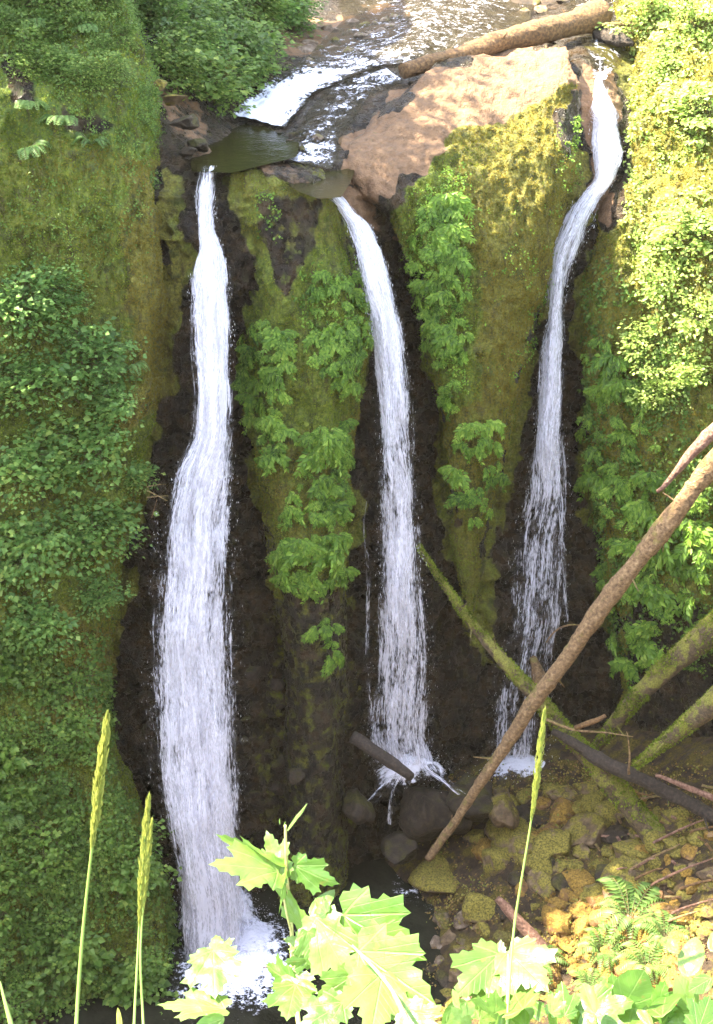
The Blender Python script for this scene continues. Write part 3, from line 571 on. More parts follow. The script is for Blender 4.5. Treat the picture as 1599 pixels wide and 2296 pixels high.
def fern_proto(i, nf=11, L0=.7, full=False):
    r = np.random.default_rng(300+i); V_ = []; st = []
    for s in range(nf):
        a = (s+r.uniform(-.3, .3))/nf*2*math.pi if full else r.uniform(-1.6, 1.6)-math.pi/2; L = L0*r.uniform(.7, 1.1); h = np.array([math.cos(a), math.sin(a), 0])
        t = np.linspace(0, 1, 18)[:, None]; path = h*t*L*.85+np.array([0, 0, 1])*(L*.55*np.sin(t*2.2)-.25*L*t*t); st.append(tube(path, np.linspace(.006, .002, 18), 4, cap=False))
        tg = unit(np.gradient(path, axis=0)); sd = unit(np.cross(tg, np.array([0, 0, 1.0])))
        for q in range(2, 18):
            for sgn in (-1, 1):
                l = L*.23*math.sin(math.pi*(.12+.86*q/18))**.8+.01; d = unit(sd[q]*sgn+tg[q]*.45+np.array([0, 0, -.15])); V_.append((path[q], d, unit(np.cross(tg[q], sd[q])*-1+r.normal(0, .1, 3)), l, .045*L/.7))
    pos, dr, nm = (np.array([q[k_] for q in V_]) for k_ in range(3)); ln = np.array([q[3] for q in V_]); wd = np.array([q[4] for q in V_])
    v, f = leaf_cards(pos, dr, nm, ln, wd, .1)
    return mesh_np('fern_fronds', v, f, False), mesh_np('fern_stalks', *join(st))
SHRUB = [shrub_proto(i) for i in range(4)]; SMALL = [shrub_proto(10+i, 20, 22, .55, .085+.02*i) for i in range(3)]
HANG = [hang_proto(i, 9+i, .30+.045*i) for i in range(6)]; FERN = [fern_proto(i) for i in range(3)]; FERNF = [fern_proto(9+i, 13, .7, True) for i in range(2)]
DARK = [(a.copy(), b) for a, b in SHRUB[:2]]; GLARE = [(a.copy(), b) for a, b in [shrub_proto(20+i, 40, 24, .85, .10) for i in range(3)]]
for lst, mt in ((SHRUB, 'leaf'), (SMALL, 'cover'), (HANG, 'hang'), (FERN, 'fern'), (FERNF, 'fern'), (DARK, 'leaf_dark'), (GLARE, 'leaf_glare')):
    for a, b in lst:
        if not a.materials: a.materials.append(M[mt])
        if not b.materials: b.materials.append(M['stem'])
def plant(name, proto, loc, nrm, scale, label, cat, group, parts=('foliage', 'stem'), upright=False, spin=None):
    t = empty(name, loc, label, cat, group)
    az = math.atan2(nrm[0], -nrm[1]) if not upright else 0
    t.rotation_euler = (random.uniform(-.15, .15), random.uniform(-.15, .15), az+random.uniform(-.5, .5) if spin is None else spin)
    t.scale = (scale*random.choice([-1, 1]), scale, scale*random.uniform(.85, 1.15))
    for nm_, m_ in zip(parts, proto):
        obj(nm_, m_, None, t)
    return t
ORD = 'first second third fourth fifth sixth seventh eighth ninth tenth eleventh twelfth thirteenth fourteenth fifteenth sixteenth seventeenth eighteenth nineteenth'.split()
def ordinal(i):
    if i < 19: return ORD[i]
    if i == 99: return 'hundredth'
    if i > 99: return 'hundred and '+ordinal(i-100)
    n = i+1; tens = 'twenty thirty forty fifty sixty seventy eighty ninety hundred'.split()[n//10-2]; return (tens[:-1]+'ieth') if n % 10 == 0 else tens+'-'+ORD[n % 10-1]
def name_in_order(lst, label, ax=1):
    lst.sort(key=lambda q: q[ax])
    for i, q in enumerate(lst): q[2]['label'] = label+', '+ordinal(i)+(' from the top' if ax else ' from the left')
def scatter_plants(poly, n, name, protos, scale, label, cat, group, mind=20, lift=.05, parts=('foliage', 'stem'), upright=False):
    xs = [a for a, _ in poly]; ys = [b for _, b in poly]; done = []; made = []; tries = 0
    while len(done) < n and tries < n*60:
        tries += 1; x = random.uniform(min(xs), max(xs)); y = random.uniform(min(ys), max(ys))
        if not bool(inpoly(np.array([x]), np.array([y]), poly)[0]) or any(math.hypot(x-a, y-b) < mind for a, b in done): continue
        p, nn = hit(x, y)
        if p is None: continue
        done.append((x, y)); made.append((x, y, plant(name, random.choice(protos), p+nn*lift, nn, random.uniform(*scale), label, cat, group, parts, upright)))
    name_in_order(made, label)

# moss tufts and small leaves as ground cover, grown over the rock surfaces
def surf_samples(g, weight, dens):
    a = g[:-1, :-1]; b = g[:-1, 1:]; c = g[1:, 1:]; d_ = g[1:, :-1]; nr = np.cross(c-a, d_-b); ar = np.linalg.norm(nr, axis=-1)/2; nr = nr/(2*ar[..., None]+1e-9)
    view = CAM-a; s = np.sign((nr*view).sum(-1)); s[s == 0] = 1
    sgn = np.sign(s.sum()); nr = nr*sgn
    wq = weight[:-1, :-1]*ar*dens; cnt = rng.poisson(np.clip(wq, 0, 50)); idx = np.repeat(np.arange(cnt.size), cnt.ravel())
    u, v = rng.uniform(0, 1, (2, len(idx), 1)); A, B, C_, D = (q.reshape(-1, 3)[idx] for q in (a, b, c, d_))
    p = (A*(1-u)+B*u)*(1-v)+(D*(1-u)+C_*u)*v; return p, nr.reshape(-1, 3)[idx], idx
def frame_w(g, m=60):
    x, y = proj(g); return ((x > -m-40) & (x < 1640+m) & (y > -m-40) & (y < 2340+m)).astype(float)
def moss_over(g, a, tone, dens, size, label, group):
    wgt = np.clip((a-.42)*2.4, 0, 1)*frame_w(g)*(.35+.65*(fbm(g, 1.3, 3, 77) > -.25)); p, n_, idx = surf_samples(g, wgt, dens)
    k_ = 3; P_ = np.repeat(p, k_, 0); N_ = np.repeat(n_, k_, 0); d = unit(N_*.8+rng.normal(0, .6, P_.shape)+np.array([0, 0, -.25])); ln = size*rng.uniform(.6, 1.6, len(P_))
    v, f = leaf_cards(P_-N_*.01, d, unit(rng.normal(0, 1, P_.shape)+N_), ln, ln*.6, .1); m = mesh_np('moss', v, f, False)
    T_ = tone[:-1, :-1].ravel()[idx]+rng.normal(0, .22, len(idx))+fbm(p, 1.2, 3, 5)*.7; attr(m, 'tone', np.repeat(T_, k_*4)); o = obj('moss', m, M['moss']); tag(o, label, 'moss', group, 'stuff')
moss_over(gL, aL, tL, 520, .038, 'olive and golden moss carpeting the tall left cliff face', None)
moss_over(gP, aP, tP, 620, .032, 'brown green moss on the rock spur between the left and middle waterfalls', None)
moss_over(gB, aB, tB, 620, .034, 'golden moss on the front of the rounded spur between the middle and right waterfalls', None)
moss_over(gR, aR, tR, 420, .045, 'sunlit yellow moss covering the bank right of the third waterfall', None)
def cover_over(g, polys, dens, size, mat, name, label):
    x, y = proj(g); wgt = np.zeros(x.shape)
    for poly, q in polys: wgt = np.where(inpoly(x, y, poly), q, wgt)
    wgt = soften(wgt)*np.clip(.55+fbm(g, 1.1, 3, 99)*1.6, .03, 1.3); p, n_, idx = surf_samples(g, wgt, dens)
    k_ = 4; c = p+n_*rng.uniform(.0, .16, (len(p), 1)); P_ = np.repeat(c, k_, 0)+rng.normal(0, .035, (len(p)*k_, 3)); N_ = np.repeat(n_, k_, 0)
    d = unit(rng.normal(0, .8, P_.shape)+N_*.35+np.array([0, -.2, -.35])); ln = size*rng.uniform(.6, 1.4, len(P_))
    v, f = leaf_cards(P_, d, unit(N_*.6+np.array([0, -.2, .8])+rng.normal(0, .35, P_.shape)), ln, ln*.8, .12); o = obj(name, mesh_np(name, v, f, False), M[mat]); tag(o, label, 'ground cover', None, 'stuff')
cover_over(gL, [([(-80, 1380), (230, 1420), (250, 1750), (330, 1850), (390, 2100), (420, 2340), (-80, 2340)], 1.0), ([(-80, 1700), (180, 1750), (200, 2340), (-80, 2340)], 1.5)], 170, .088, 'cover', 'ground_cover', 'small green leaves covering the lower left cliff beside the tall waterfall')
cover_over(gL, [([(-80, -80), (290, -80), (345, 200), (350, 430), (250, 350), (60, 160), (-80, 160)], 1.0), ([(0, 380), (330, 380), (330, 620), (0, 640)], .3)], 210, .045, 'cover', 'ground_cover', 'fine green leaves draping the top of the left cliff')
cover_over(gR, [([(1400, -80), (1680, -80), (1680, 900), (1480, 800), (1400, 500), (1420, 150)], .8)], 80, .085, 'leaf_glare', 'ground_cover', 'leaves paled by painted sun glare over the sunlit right bank')
cover_over(gR, [([(1320, 560), (1420, 640), (1700, 960), (1700, 1500), (1400, 1500), (1320, 1200)], .8)], 90, .085, 'cover', 'ground_cover', 'shaded green leaves over the right bank beside the third waterfall')
cover_over(gP, [([(680, 590), (810, 590), (825, 700), (790, 860), (700, 800), (660, 650)], 1.0), ([(560, 430), (640, 430), (650, 560), (590, 540)], .7)], 150, .055, 'hang', 'ground_cover', 'small bright leaves spread over the first rock spur')
cover_over(gB, [([(930, 430), (1040, 360), (1060, 560), (1040, 900), (940, 680), (900, 480)], 1.0), ([(1240, 280), (1300, 260), (1300, 400), (1250, 430)], .9), ([(1060, 450), (1260, 450), (1200, 800), (1080, 900)], .12)], 200, .05, 'hang', 'ground_cover', 'small green leaves on the left shoulder of the second rock spur')
M['litter'] = mat_foliage('leaf_litter', [(.1, (.05, .03, .012)), (.4, (.15, .09, .035)), (.65, (.20, .16, .04)), (.8, (.12, .16, .03)), (.95, (.34, .25, .10))], .15, .7, .2)
cover_over(gG[:, ::-1], [([(930, 1740), (1640, 1700), (1640, 2340), (960, 2340), (960, 1960)], .6)], 90, .06, 'litter', 'leaf_litter', 'brown fallen leaves and small green plants between the stones at the lower right')
print('T cover')

G1 = 'leafy shrubs on the left cliff'
for (x, y, s, lb) in [(40, 700, 1.0, 'green leafy shrub at the left frame edge below the mossy overhang'), (130, 660, .75, 'uppermost small shrub of the left thicket against olive moss'),
                      (60, 860, 1.1, 'broad tiered shrub at the left edge, one third down the cliff'), (190, 800, 1.0, 'shrub with pale upper leaves under the golden moss, left of the tall waterfall'),
                      (260, 900, .85, 'shrub tip reaching nearest the top part of the tall waterfall'), (60, 1040, 1.15, 'dense green shrub at the left edge halfway down'),
                      (200, 1010, 1.1, 'full green shrub in the middle of the left thicket'), (290, 1070, .6, 'small shrub by the bare twigs beside the tall waterfall'),
                      (60, 1230, 1.15, 'large shrub at the left edge just above the small leaved cover'), (200, 1200, 1.1, 'dark green drooping shrub above the dark wet gully'),
                      (90, 1390, .95, 'lowest rounded shrub of the left thicket at the frame edge'), (210, 1330, .75, 'yellowish green shrub at the lower right corner of the left thicket')]:
    p, nn = hit(x, y); plant('leafy_shrub', SHRUB[int(x+y) % 4], p-nn*.05, nn, s, lb, 'shrub', G1)
scatter_plants([(-20, 1480), (190, 1500), (300, 1880), (370, 2290), (-20, 2290)], 44, 'small_plant', SMALL, (.6, 1.35), 'low leafy plant at the foot of the left cliff', 'plant', 'low plants at the foot of the left cliff', 45)
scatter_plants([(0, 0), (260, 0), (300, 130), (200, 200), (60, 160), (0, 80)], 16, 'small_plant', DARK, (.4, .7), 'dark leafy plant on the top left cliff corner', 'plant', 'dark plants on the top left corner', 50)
for (x, y, s, lb) in [(150, 290, .9, 'dark sword fern with long glossy fronds on the upper left cliff'), (60, 250, .7, 'pale fern at the left edge below the bare brown soil'), (205, 330, .75, 'sword fern drooping right beside the dark one on the upper left cliff'),
                      (60, 350, .8, 'lower sword fern at the left frame edge above the olive moss'), (290, 830, .8, 'dark fern hanging beside golden moss above the pale shrub'), (190, 80, .8, 'feathery fern on the top left slope'), (90, 60, .8, 'fern in the dark corner at the top left'), (30, 1830, .8, 'fern with yellowed fronds at the left edge low down')]:
    p, nn = hit(x, y); plant('fern', FERN[int(x) % 3], p+nn*.03, nn, s, lb, 'fern', 'ferns on the left cliff', ('fronds', 'stalks'))
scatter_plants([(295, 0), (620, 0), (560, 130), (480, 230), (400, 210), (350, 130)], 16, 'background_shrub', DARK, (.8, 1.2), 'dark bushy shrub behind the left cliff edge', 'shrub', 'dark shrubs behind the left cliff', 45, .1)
for (x, y, s, lb) in [(560, 30, 1.2, 'sunlit yellow green shrub left of the upstream rocks'), (640, 50, 1.1, 'bright shrub overhanging the upstream rapids'), (330, 50, 1.0, 'pale leafy shrub peeping over the left cliff edge'), (430, 150, .9, 'green shrub above the ochre ledge'), (540, 160, .8, 'shrub in shade above the white chute of the stream')]:
    p, nn = hit(x, y); plant('background_shrub', SHRUB[int(x) % 4], p, nn, s, lb, 'shrub', 'lighter shrubs beside the stream')
GH = 'hanging plants on the rock spurs'
scatter_plants([(560, 720), (640, 720), (640, 1000), (600, 1050), (575, 950), (550, 850)], 40, 'hanging_plant', HANG, (.5, .85), 'bright plant hanging on the left edge of the first spur', 'plant', GH+' left edge', 14)
scatter_plants([(690, 600), (800, 590), (820, 700), (790, 880), (740, 860), (700, 760)], 40, 'hanging_plant', HANG, (.5, .8), 'green plant beside the middle waterfall on the first spur', 'plant', GH+' right edge', 15)
scatter_plants([(700, 960), (775, 930), (775, 1150), (755, 1350), (640, 1300), (630, 1200), (670, 1100)], 58, 'hanging_plant', HANG, (.55, .9), 'vivid green plant low on the first spur', 'plant', GH+' lower middle', 17)
scatter_plants([(700, 1360), (750, 1360), (745, 1480), (710, 1480)], 5, 'hanging_plant', HANG, (.7, .9), 'small lone green plant lowest on the first spur', 'plant', GH+' lowest', 25)
scatter_plants([(930, 480), (1030, 420), (1050, 800), (1030, 960), (985, 860), (950, 680)], 56, 'hanging_plant', HANG, (.5, .85), 'green plant on the left flank of the second spur', 'plant', GH+' second spur', 15)
scatter_plants([(1010, 960), (1130, 920), (1110, 1130), (1040, 1180)], 18, 'hanging_plant', HANG, (.5, .8), 'green plant on the tapering tip of the second spur', 'plant', GH+' second spur tip', 18)
scatter_plants([(1325, 700), (1440, 760), (1480, 1000), (1450, 1500), (1390, 1480), (1320, 1150)], 60, 'hanging_plant', HANG, (.6, 1.1), 'shaded plant beside the third waterfall', 'plant', GH+' right bank', 26)
scatter_plants([(1450, 1050), (1590, 1080), (1590, 1400), (1450, 1480)], 14, 'hanging_plant', HANG, (.9, 1.4), 'shaded plant behind the leaning logs', 'plant', GH+' behind logs', 42)
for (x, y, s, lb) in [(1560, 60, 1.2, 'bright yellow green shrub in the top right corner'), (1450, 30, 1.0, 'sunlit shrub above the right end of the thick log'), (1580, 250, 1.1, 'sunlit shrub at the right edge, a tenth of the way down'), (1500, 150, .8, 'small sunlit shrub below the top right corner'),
                      (1560, 520, 1.1, 'shrub painted pale with sun glare at the right edge above the shadow line'), (1500, 620, .9, 'sunlit shrub just above where the shade begins'), (1575, 700, .9, 'shrub with glare painted leaves at the right edge beside the shade'), (1450, 780, .8, 'half lit shrub across the shadow line on the right bank'), (1550, 840, .8, 'shrub with leaves paled by painted glare above the leaning logs'), (1480, 880, .7, 'small shrub hanging into the shade above the short red log')]:
    p, nn = hit(x, y); plant('leafy_shrub', GLARE[int(x) % 3], p, nn, s*1.05, lb, 'shrub', 'shrubs on the right bank')

# unseen trees added on the left rim, their crowns placed to shade the gorge
def tree(x, y, zb, zt, rad, label, seed, n=3600, lf=.30):
    r = np.random.default_rng(seed); t = empty('added_shade_tree', (x, y, zb), label, 'tree', 'unseen trees added to shade the gorge')
    L = curve((0, 0, -1.5), (0.3, .2, (zt-zb)*.9), 0, 12, .2, seed); parts = [tube(L, np.linspace(.32, .06, 12), 10, .15, seed)]; pos = []
    hc = (zt-zb)
    for b in range(26):
        h = r.uniform(.3, .95); p0 = L[int(h*11)]; a = r.uniform(0, 6.28); rr = rad*(1.15-abs(h-.6))*r.uniform(.5, 1); e = p0+np.array([math.cos(a)*rr, math.sin(a)*rr, rr*r.uniform(.1, .5)])
        parts.append(tube(curve(p0, e, -.1, 6, .15, b), np.linspace(.09, .02, 6), 5, cap=False)); pos.append(e+r.normal(0, 1, (n//26, 3))*np.array([.75, .75, .55])*rad*.33); pos.append(p0+(e-p0)*.55+r.normal(0, 1, (n//52, 3))*rad*.22)
    pos = np.concatenate(pos); d = unit(r.normal(0, 1, pos.shape)+np.array([0, 0, -.5])); ln = lf*r.uniform(.6, 1.3, len(pos))
    v, f = leaf_cards(pos, d, unit(r.normal(0, .5, pos.shape)+np.array([0, 0, 1])), ln, ln*.8, .1)
    obj('trunk', mesh_np('tree_trunk', *join(parts)), M['barkmoss'], t); obj('crown', mesh_np('tree_crown', v, f, False), M['leaf_dark'], t)
SHADE_TREES = [(-11, 34.3, 25, 39.5, 3.2), (-9.5, 31.2, 23, 36.5, 2.8), (-13, 36.6, 28, 42, 3.0), (-13.5, 31, 24, 41, 3.2), (-8.6, 36.4, 27, 35.5, 2.3)]
for i, (x, y, zb, zt, rad) in enumerate(SHADE_TREES):
    tree(x, y, zb, zt, rad, 'unseen tree added on the left rim to shade the gorge, %s of five' % ['first', 'second', 'third', 'fourth', 'fifth'][i], 400+i)
print('T plants')

# ---------------------------------------------------------------- logs and branches
def log(name, pts, rads, mat, label, cat='log', stubs=0, seed=0, group=None, noise=.28, wob=.05):
    P3 = np.array([P(*q) for q in pts]); dens = []; rr = []
    for i in range(len(P3)-1):
        L = np.linalg.norm(P3[i+1]-P3[i]); n = max(3, int(L/.12)); t = np.linspace(0, 1, n, endpoint=False)
        dens.append(P3[i]*(1-t)[:, None]+P3[i+1]*t[:, None]); rr.append(rads[i]*(1-t)+rads[i+1]*t)
    p = np.concatenate(dens+[P3[-1:]]); rr = np.concatenate(rr+[np.array(rads[-1:])])
    for _ in range(6): p[1:-1] = (p[:-2]+2*p[1:-1]+p[2:])/4
    p[1:-1] += np.stack([vnoise(p*.8+5*i, seed+i) for i in range(3)], -1)[1:-1]*wob
    rr = rr*(1+fbm(p, 1.3, 3, seed)*.18); base = p[0].copy()
    o = obj(name, mesh_np(name, *tube(p-base, rr, 22, noise, seed)), M[mat]); o.location = base; tag(o, label, cat, group)
    r = np.random.default_rng(seed)
    if mat == 'barkmoss' and cat == 'log':
        n = int(len(p)*(150 if mat == 'barkmoss' else 60)); q = r.uniform(0, len(p)-1.01, n); i0 = q.astype(int); fr = (q-i0)[:, None]; c = p[i0]*(1-fr)+p[i0+1]*fr; T_ = unit(p[i0+1]-p[i0]); nr_ = unit(np.cross(T_, r.normal(0, 1, (n, 3))))
        keep = (fbm(c+nr_*.3, 1.6, 3, seed+70)+nr_[:, 2]*.35 > -.12); c, nr_, T_, i0 = c[keep], nr_[keep], T_[keep], i0[keep]; c = c+nr_*(rr[i0][:, None]*1.06); d = unit(nr_+r.normal(0, .7, c.shape)); ln = .06*r.uniform(.4, 1.6, len(c))
        v, f = leaf_cards(c-base-nr_*.02, d, unit(r.normal(0, 1, c.shape)), ln, ln*.6, .1); mm = mesh_np('moss_tufts', v, f, False); attr(mm, 'tone', np.full(len(v), .75)); obj('moss_tufts', mm, M['moss'], o)['kind'] = 'stuff'
    for i in range(stubs):
        q = r.integers(len(p)//8, len(p)-3); d = unit(r.normal(0, 1, 3)+np.array([0, -.5, .3])); L = r.uniform(.12, .55)
        s = obj('branch_stub', mesh_np('branch_stub', *tube(curve(p[q]-base, p[q]-base+d*(L+rr[q]), 0, 5, .02, i), np.linspace(.035, .010, 5), 6)), M[mat], o)
    return o
log('log', [(1640, 985, 27.4), (1400, 1290, 27.6), (1180, 1600, 27.8), (960, 1925, 28.0)], [.215, .19, .15, .09], 'bark', 'long straight brown log leaning from the right edge down to the pool', stubs=12, seed=1, noise=.4)
log('log', [(938, 1222, 29.7), (1060, 1400, 29.3), (1210, 1570, 28.6), (1390, 1780, 27.6), (1560, 1985, 26.7)], [.05, .12, .17, .26, .30], 'barkmoss', 'moss covered log tapering up to the middle waterfall, crossed by the straight brown log', stubs=5, seed=2)
log('log', [(1640, 930, 27.1), (1560, 1005, 27.1), (1475, 1102, 27.2)], [.13, .11, .04], 'barkred', 'short reddish split log at the right edge above the long brown log', seed=3)
log('log', [(1660, 1350, 28.2), (1520, 1480, 28.5), (1430, 1560, 28.7), (1330, 1690, 29.2)], [.31, .28, .21, .11], 'barkmoss', 'thick mossy log leaning at the right edge, its lower end lost in shade', stubs=2, seed=4)
log('log', [(1660, 1525, 26.6), (1560, 1610, 26.8), (1425, 1715, 27.0)], [.25, .20, .09], 'barkmoss', 'sunlit mossy log entering from the right edge below the thick mossy one', stubs=2, seed=5)
log('log', [(1238, 1640, 27.9), (1340, 1700, 27.6), (1450, 1750, 27.2), (1640, 1850, 26.5)], [.07, .16, .15, .16], 'barkdark', 'dark broken log running right from the log crossing', stubs=6, seed=6)
log('log', [(1470, 1738, 26.8), (1560, 1775, 26.6), (1640, 1805, 26.3)], [.04, .07, .07], 'barkred', 'thin reddish branch lying on the dark broken log', 'branch', seed=16)
log('log', [(1115, 2015, 25.5), (1180, 2090, 25.1), (1260, 2180, 24.55), (1345, 2285, 24.0)], [.07, .16, .19, .18], 'barkred', 'reddish brown log lying among the stones at the bottom right', stubs=2, seed=7)
log('log', [(790, 1652, 28.6), (850, 1690, 28.3), (922, 1742, 28.1)], [.15, .15, .12], 'barkdark', 'short dark wet log jammed at the foot of the middle waterfall', seed=8)
log('log', [(905, 160, 35.4), (1000, 132, 36.0), (1130, 92, 37.0), (1250, 62, 38.0), (1345, 40, 38.8)], [.17, .20, .26, .34, .38], 'barkwarm', 'massive sunlit orange log across the stream above the falls', stubs=2, seed=9)
log('branch', [(923, 255, 33.3), (945, 222, 33.8), (966, 190, 34.3)], [.05, .08, .03], 'barkwarm', 'small orange splinter of wood standing on the rock under the massive log', 'branch', seed=10)
log('branch', [(1215, 1608, 27.7), (1290, 1640, 27.4), (1345, 1640, 27.2), (1420, 1652, 27.0)], [.03, .03, .02, .01], 'bark', 'thin curved twig just right of the log crossing', 'branch', seed=11)
log('branch', [(1290, 1632, 27.2), (1325, 1618, 27.1), (1358, 1604, 27.0)], [.06, .06, .04], 'barkwarm', 'short pale broken branch end right of the log crossing', 'branch', seed=12)
log('branch', [(1225, 1440, 29.5), (1240, 1412, 29.4), (1275, 1396, 29.3), (1312, 1402, 29.1)], [.02, .02, .02, .01], 'bark', 'arched bare twig in front of the third waterfall', 'branch', seed=13)
log('branch', [(1195, 1475, 31.0), (1210, 1520, 30.9), (1215, 1570, 30.8)], [.08, .17, .12], 'bark', 'broken stump against the wall behind the log crossing', 'stump', seed=14)
log('branch', [(1410, 1735, 27.0), (1416, 1700, 26.9), (1405, 1640, 26.9)], [.03, .02, .008], 'bark', 'upright bare twig at the low end of the sunlit mossy log', 'branch', seed=15)
log('branch', [(1345, 55, 38.3), (1400, 55, 38.2), (1490, 62, 37.9), (1560, 40, 37.6)], [.05, .05, .04, .03], 'bark', 'thin branch reaching right from the end of the massive log', 'branch', seed=17)
log('branch', [(1340, 75, 38.5), (1390, 92, 37.9), (1420, 100, 37.6)], [.20, .17, .06], 'barkdark', 'broken root end in shade right of the massive log', 'branch', seed=18)
for i, (a, b, c, d, Y) in enumerate([(330, 1092, 372, 1086, 27.0), (330, 1115, 378, 1112, 27.0), (330, 1100, 376, 1123, 26.9), (340, 1160, 352, 1120, 26.9)]):
    log('twig', [(a, b, Y), (d and (a+c)/2, (b+d)/2-2, Y-.1), (c, d, Y-.2)], [.012, .008, .004], 'bark', '%s bare twig poking from the left thicket toward the tall waterfall' % ['uppermost', 'third', 'second', 'lowest'][i], 'twig', seed=30+i, group='bare twigs beside the tall waterfall', wob=.02)
TW = random.Random(5); sticks = []
for i in range(48):
    x = TW.uniform(1330, 1600); y = TW.uniform(1760, 2080); p, nn = hit(x, y)
    if p is None: continue
    a = TW.uniform(-.5, 1.1); L = TW.uniform(40, 170); Y = p.y-.25
    q = log('twig', [(x, y, Y), (x+L*.5*math.cos(a), y+L*.5*math.sin(a)-4, Y-.12), (x+L*math.cos(a), y+L*math.sin(a), Y-.2)], [.032, .026, .012], TW.choice(['barkred', 'bark', 'barkwarm']), 'thin stick in the debris below the dark broken log', 'twig', seed=60+i, group='sticks in the debris at the right edge'); sticks.append((x, y, q))
name_in_order(sticks, 'thin stick in the debris below the dark broken log')

# ---------------------------------------------------------------- stones
def stone_mesh(seed, sub=4):
    bm = bmesh.new(); bmesh.ops.create_icosphere(bm, subdivisions=sub, radius=1); v = np.array([q.co[:] for q in bm.verts]); f = np.array([[q.index for q in t.verts] for t in bm.faces]); bm.free()
    r = np.random.default_rng(seed)
    for _ in range(16):                                   # flat faces struck off the stone
        nrm = unit(r.normal(0, 1, 3)); dcut = r.uniform(.48, .82); s = v@nrm; v = np.where((s > dcut)[:, None], v-nrm*(s-dcut)[:, None]*.85, v)
    v = v*np.array([1, r.uniform(.7, .95), r.uniform(.55, .8)]); v = v+unit(v)*(fbm(v+seed, 1.2, 4, seed)*.22+fbm(v+seed, 4, 4, seed)*.09-np.abs(fbm(v+seed, 2.5, 3, seed+5))*.12)[:, None]
    return mesh_np('stone', v, f)
SM = {}
for mt in ('rockdark', 'rockmoss', 'rockgold', 'pebble'):
    SM[mt] = [stone_mesh(500+i) for i in range(6)]
    for m in SM[mt]: m.materials.append(M[mt])
def stone(x, y, r, mt, label, group=None, name='stone', flat=1.0, Y=None, sink=.12):
    p, nn = hit(x, y)
    if Y is not None: p = V(x, y, Y)
    elif p is None: return
    o = obj(name, random.choice(SM[mt])); d = math.dist(p, CAM); rw = r/3154*d*1.35
    o.location = p+Vector((0, 0, -rw*sink)) if Y is None else p; o.scale = (rw, rw*.9, rw*flat); o.rotation_euler = (random.uniform(-.3, .3), random.uniform(-.3, .3), random.uniform(0, 6.28))
    return tag(o, label, 'rock', group)
stone(968, 1832, 74, 'rockdark', 'biggest dark wet boulder split by the foot of the middle waterfall', Y=28.7)
stone(1060, 1800, 60, 'rockdark', 'dark wet boulder right of the biggest one under the middle waterfall', Y=29.0)
stone(795, 1810, 40, 'rockdark', 'dark boulder in shadow left of the middle waterfall foot', Y=28.6)
stone(900, 1905, 42, 'rockdark', 'grey boulder at the pool edge below the middle waterfall', Y=28.4)
stone(985, 1965, 62, 'rockmoss', 'broad low mossy boulder standing in the pool', flat=.8)
stone(1085, 2035, 40, 'rockmoss', 'rounded green boulder below the long brown log end')
stone(1120, 1815, 42, 'rockmoss', 'green mossy boulder just left of the seeding grass head', Y=28.6)
stone(1430, 1970, 75, 'rockmoss', 'long mossy boulder above the bright fern', flat=.6)
stone(1165, 1880, 55, 'rockmoss', 'olive boulder behind the grass stalk on the right')
stone(1210, 1930, 40, 'rockmoss', 'olive stone just right of the grass stalk')
stone(1260, 2060, 42, 'rockgold', 'golden boulder lit by sun left of the bright fern')
stone(1240, 2190, 45, 'rockgold', 'golden mossy boulder beside the red log bottom right')
stone(1045, 2060, 28, 'pebble', 'small greyish stone at the pool edge')
stone(490, 160, 42, 'rockmoss', 'rounded mossy boulder in the dark bushes left of the stream', flat=1.3, Y=34.8)
stone(415, 275, 30, 'rockdark', 'dark brown rock ledge at the lip left of the tall waterfall', flat=.6, Y=30.7)
stone(448, 325, 24, 'rockdark', 'grey brown rock nose beside the upper pool', flat=.8, Y=30.9)
stone(392, 222, 26, 'rockmoss', 'ochre rock step above the lip of the tall waterfall', flat=.5, Y=31.3)
stone(425, 340, 22, 'rockdark', 'small rock right above the lip of the tall waterfall', flat=.7, Y=30.3)
stone(362, 190, 16, 'rockmoss', 'small pale knob of rock on the edge of the left cliff', flat=1.0, Y=31.0)
stone(470, 395, 10, 'pebble', 'small pale stone parting the water at the lip of the tall waterfall', Y=29.3)
random.seed(21)
def stones(poly, n, rr, mts, label, group, mind=.62):
    xs = [a for a, _ in poly]; ys = [b for _, b in poly]; done = []; made = []; t = 0
    while len(done) < n and t < n*80:
        t += 1; x = random.uniform(min(xs), max(xs)); y = random.uniform(min(ys), max(ys)); r = random.uniform(*rr)
        if not bool(inpoly(np.array([x]), np.array([y]), poly)[0]) or any(math.hypot(x-a, y-b) < (r+c)*mind for a, b, c in done): continue
        done.append((x, y, r*.9)); o = stone(x, y, r, random.choice(mts), label, group)
        if o: made.append((x, y, o))
    name_in_order(made, label)
stones([(1080, 1780), (1330, 1760), (1440, 1900), (1420, 2010), (1180, 2010), (1060, 1900)], 64, (20, 54), ['rockmoss', 'rockmoss', 'rockgold', 'rockmoss', 'rockdark'], 'mossy stone below the log crossing', 'mossy stones below the log crossing')
stones([(1230, 1990), (1400, 2000), (1560, 2120), (1560, 2230), (1340, 2240), (1230, 2130)], 60, (14, 38), ['rockgold'], 'golden mossy stone in the sunlit patch', 'golden stones in the sunlit patch')
stones([(950, 2040), (1230, 2030), (1240, 2290), (960, 2290)], 62, (9, 26), ['rockmoss', 'pebble', 'rockdark', 'rockmoss'], 'small stone on the gravel shore', 'stones on the gravel shore')
stones([(1400, 1780), (1600, 1850), (1600, 2100), (1480, 2050)], 40, (12, 32), ['rockmoss', 'rockgold', 'rockmoss'], 'stone among the sticks at right', 'stones among the sticks')
stones([(500, 1500), (630, 1500), (700, 1860), (560, 1800)], 14, (10, 24), ['rockdark'], 'dark wet stone right of the tall waterfall', 'wet stones in the wall')
